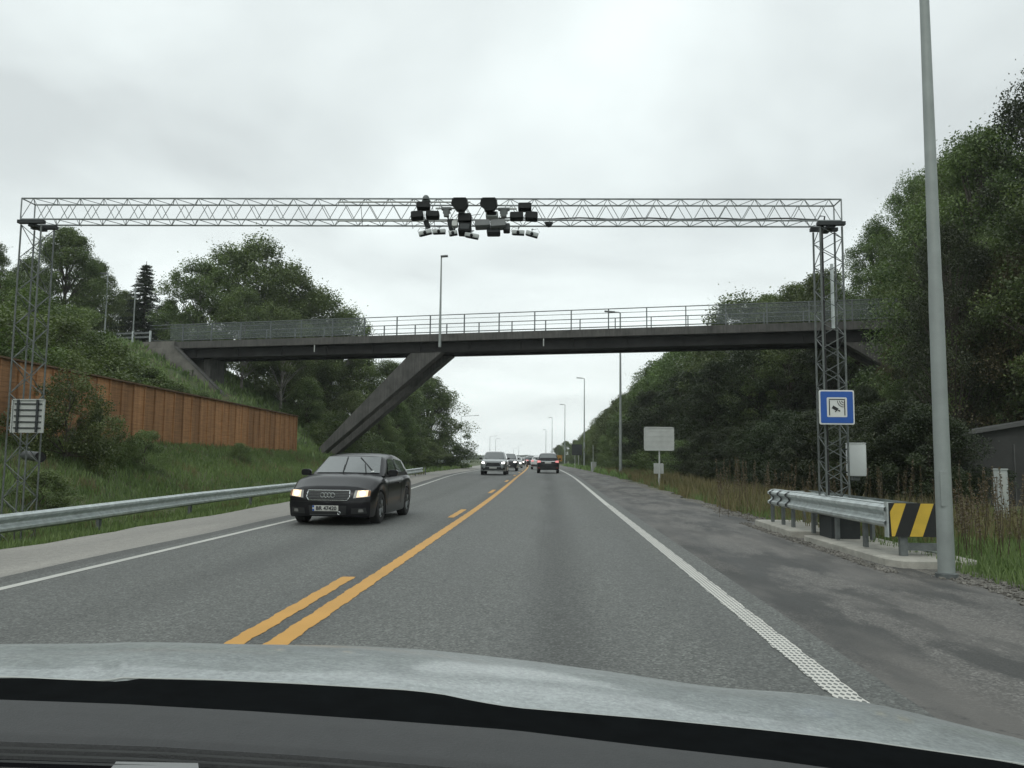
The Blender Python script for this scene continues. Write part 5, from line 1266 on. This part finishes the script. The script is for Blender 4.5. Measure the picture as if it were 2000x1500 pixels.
# far cars: copies of a small hatchback seen head-on or from behind
PH = dict(PA, sw=PA['sw'])
fr = make_car('car', 'silver far oncoming car with lit headlights, third in the oncoming line', 'car', PH, M_PSIL, detail=1)
def small_front(rtp):
    _, patch, *_r = rtp
    for sg in (-1, 1):
        hl = patch('headlight', [(sg*.50, .545), (sg*.80, .575), (sg*.80, .70), (sg*.52, .69)], M_LENS, .012, 3, 2, th=.03); patch('lamp_bulb', [(sg*.56, .56), (sg*.74, .57), (sg*.74, .68), (sg*.56, .68)], M_HLC, .02, 2, 2, par=hl)
    patch('grille', [(-.40, .45), (.40, .45), (.44, .66), (-.44, .66)], M_TRIM, .010, 5, 2); patch('number_plate', [(-.26, .30), (.26, .30), (.26, .40), (-.26, .40)], M_PLATE, .018, 2, 1)
small_front(fr); setcar(fr[0], 1006, 100, R_(1))
fr2 = make_car('car', 'small dark far oncoming car, fourth in the oncoming line', 'car', PH, M_PDRK, detail=1); small_front(fr2); setcar(fr2[0], 1015, 140, R_(1.5))
rr1 = make_car('car', 'white far car with red tail lights half hidden by the black SUV ahead', 'car', dict(PS, H=1.5, rz0=1.42, rz1=1.38), M_PWHT, detail=1); suv_rear(rr1, PS); setcar(rr1[0], 1053, 94, math.pi+R_(1))
rr2 = make_car('car', 'dark far SUV left of the white one in the line ahead', 'car', PS, M_PDRK, detail=1); suv_rear(rr2, PS); setcar(rr2[0], 1040, 122, math.pi+R_(1.5))
def dupcar(src, px, y, rz, label):
    r = dup(src, label=label); setcar(r, px, y, rz); return r
dupcar(rr2[0], 1033, 165, math.pi+R_(2), 'small dark far car second left of the white one in the line ahead')
dupcar(fr[0], 1021, 190, R_(2.5), 'tiny silver far car near the vanishing point of the oncoming line')
dupcar(rr2[0], 1027, 230, math.pi+R_(3), 'tiny dark car farthest in the line ahead')
dupcar(fr2[0], 1013, 260, R_(3), 'tiny dark car farthest in the oncoming line')

# ------------------------------------------------------------------ the car we look out of
def own_car():
    t = thing('observer_car', 'silver car carrying the viewpoint, with its wet hood and dark dashboard at the bottom', 'car', (0, -.2, 0)); o = Vector(t.location)
    def curve(pts, x): return float(np.interp(x, [p[0] for p in pts], [p[1] for p in pts]))
    crest = [(-700, 1330), (-300, 1268), (0, 1259), (150, 1260), (300, 1257), (450, 1259), (560, 1259), (700, 1261), (850, 1270), (1040, 1291), (1200, 1313), (1350, 1338), (1420, 1346), (1550, 1352), (1640, 1363), (1740, 1381), (1850, 1408), (2000, 1447), (2300, 1570), (2700, 1760)]
    cowl = [(-700, 1345), (0, 1325), (120, 1331), (190, 1333), (215, 1331), (238, 1327), (400, 1331), (560, 1338), (700, 1346), (800, 1352), (860, 1360), (920, 1373), (1000, 1386), (1300, 1411), (1500, 1431), (1700, 1453), (2000, 1496), (2300, 1560), (2700, 1700)]
    xs = list(np.arange(-700, 2701, 40)) + [190, 215, 238]; xs = sorted(set(xs)); rows = [[] for _ in range(12)]
    for x in xs:
        Dc = 1.22+.05*math.cos((x-900)/1500); Dk = 1.82-.20*((x-800)/1500)**2; 
        # smooth crest sampling
        cy = sum(curve(crest, x+d) for d in (-30, 0, 30))/3
        c = at(x, curve(cowl, x), Dc); k = at(x, cy, Dk)
        rows[0].append(c-Vector((0, 0, .006))); rows[1].append(c-Vector((0, -.0, .0015))); rows[2].append(c+Vector((0, .006, 0)))
        for j, u in enumerate((.15, .35, .55, .75, .9)):
            p = c.lerp(k, u); p.z += .020*math.sin(math.pi*u)*(1) + .004*math.sin(x*.006)*math.sin(math.pi*u); rows[3+j].append(p)
        rows[8].append(k)
        f = (k-c); f.z = 0; f.normalize()
        rows[9].append(k+f*.12-Vector((0, 0, .045))); rows[10].append(k+f*.24-Vector((0, 0, .13))); rows[11].append(k+f*.32-Vector((0, 0, .40)))
    b = MB(); b.grid(rows); ob = b.build('hood', M_HOOD, t, True, ang=70); ob.location = -o
    b = MB(); b.tube([p+Vector((0, -.0005, .001)) for p in rows[2]], .0016, 6); b.build('hood_edge_seal', M_SGB, t, True).location = -o
    dash = [(-700, 1338), (0, 1361), (250, 1370), (500, 1384), (750, 1401), (1000, 1420), (1250, 1450), (1500, 1478), (1750, 1512), (2000, 1550), (2700, 1700)]
    ridge_ = [(-700, 1410), (0, 1434), (300, 1444), (600, 1462), (900, 1486), (1100, 1507), (2000, 1640), (2700, 1800)]
    r = [[], [], [], []]
    for x in xs:
        c = at(x, curve(cowl, x), 1.20); d = at(x, curve(dash, x), .98)
        r[0].append(c+Vector((0, .05, -.012))); r[1].append(c+Vector((0, 0, -.012))); r[2].append(c.lerp(d, .5)-Vector((0, 0, .02))); r[3].append(d-Vector((0, 0, .035)))
    b = MB(); b.grid(r); ob = b.build('cowl_cover', M_COWL, t, True, ang=180); ob.location = -o
    r = [[] for _ in range(9)]
    for x in xs:
        d = at(x, curve(dash, x), .95); g = at(x, curve(ridge_, x), .82)
        r[0].append(d-Vector((0, -.01, .05))); r[1].append(d-Vector((0, 0, .004))); r[2].append(d+Vector((0, -.01, .0)))
        m_ = d.lerp(g, .5)+Vector((0, 0, .004)); r[3].append(m_); r[4].append(g.lerp(m_, .15)); r[5].append(g+Vector((0, 0, .000))); r[6].append(g+Vector((0, -.006, -.004)))
        g2 = at(x, curve(ridge_, x)+14, .80); r[7].append(g2); r[8].append(g2+Vector((0, -.004, -.02)))
    b = MB(); b.grid(r); ob = b.build('dashboard', M_DASH, t, True, ang=60); ob.location = -o
    # vent well with slats
    r = [[], []]
    for x in xs:
        if x < 1400: r[0].append(at(x, curve(ridge_, x)+12, .80)-Vector((0, 0, .016))); r[1].append(at(x, curve(ridge_, x)+150, .66)-Vector((0, 0, .016)))
    b = MB(); b.grid(r); vt = b.build('defrost_vent', M_DASHD, t); vt.location = -o
    for i, dy in enumerate((24, 37, 50, 64, 80)):
        b = MB(); rr = [[], [], []]
        for x in xs:
            if -200 < x < 1300:
                p = at(x, curve(ridge_, x)+dy, .79-.018*i); rr[0].append(p); rr[1].append(p+Vector((0, -.0012, .0004))); rr[2].append(p+Vector((0, -.0012, -.0016)))
        b.grid(rr); b.build('vent_slat', M_SLAT, vt)
    a = [at(226, 1503, .76), at(386, 1506, .76), at(392, 1550, .71), at(190, 1550, .71)]
    b = MB(); b.prism([p+Vector((0, 0, .004)) for p in a], (0, 0, .003)); tag(b.build('card', M_PAPER), 'small pale grey card lying on the dashboard vent', 'card')
own_car()
print('objects', len(bpy.data.objects), 'top', len([o for o in bpy.data.objects if o.parent is None]))

hb = MB(); hb.box((0, 150, 20), (900, 1300, 60)); hz_o = hb.build('haze', bpy.data.materials.new('haze_air')); tag(hz_o, kind='stuff')
hm = hz_o.data.materials[0]; hm.use_nodes = True; ht = hm.node_tree; ht.nodes.clear()
ho = ht.nodes.new('ShaderNodeOutputMaterial'); hv = ht.nodes.new('ShaderNodeVolumePrincipled'); ht.links.new(hv.outputs[0], ho.inputs['Volume'])
hv.inputs['Color'].default_value = (.9, .95, .96, 1); hv.inputs['Density'].default_value = .00045; hv.inputs['Anisotropy'].default_value = .2
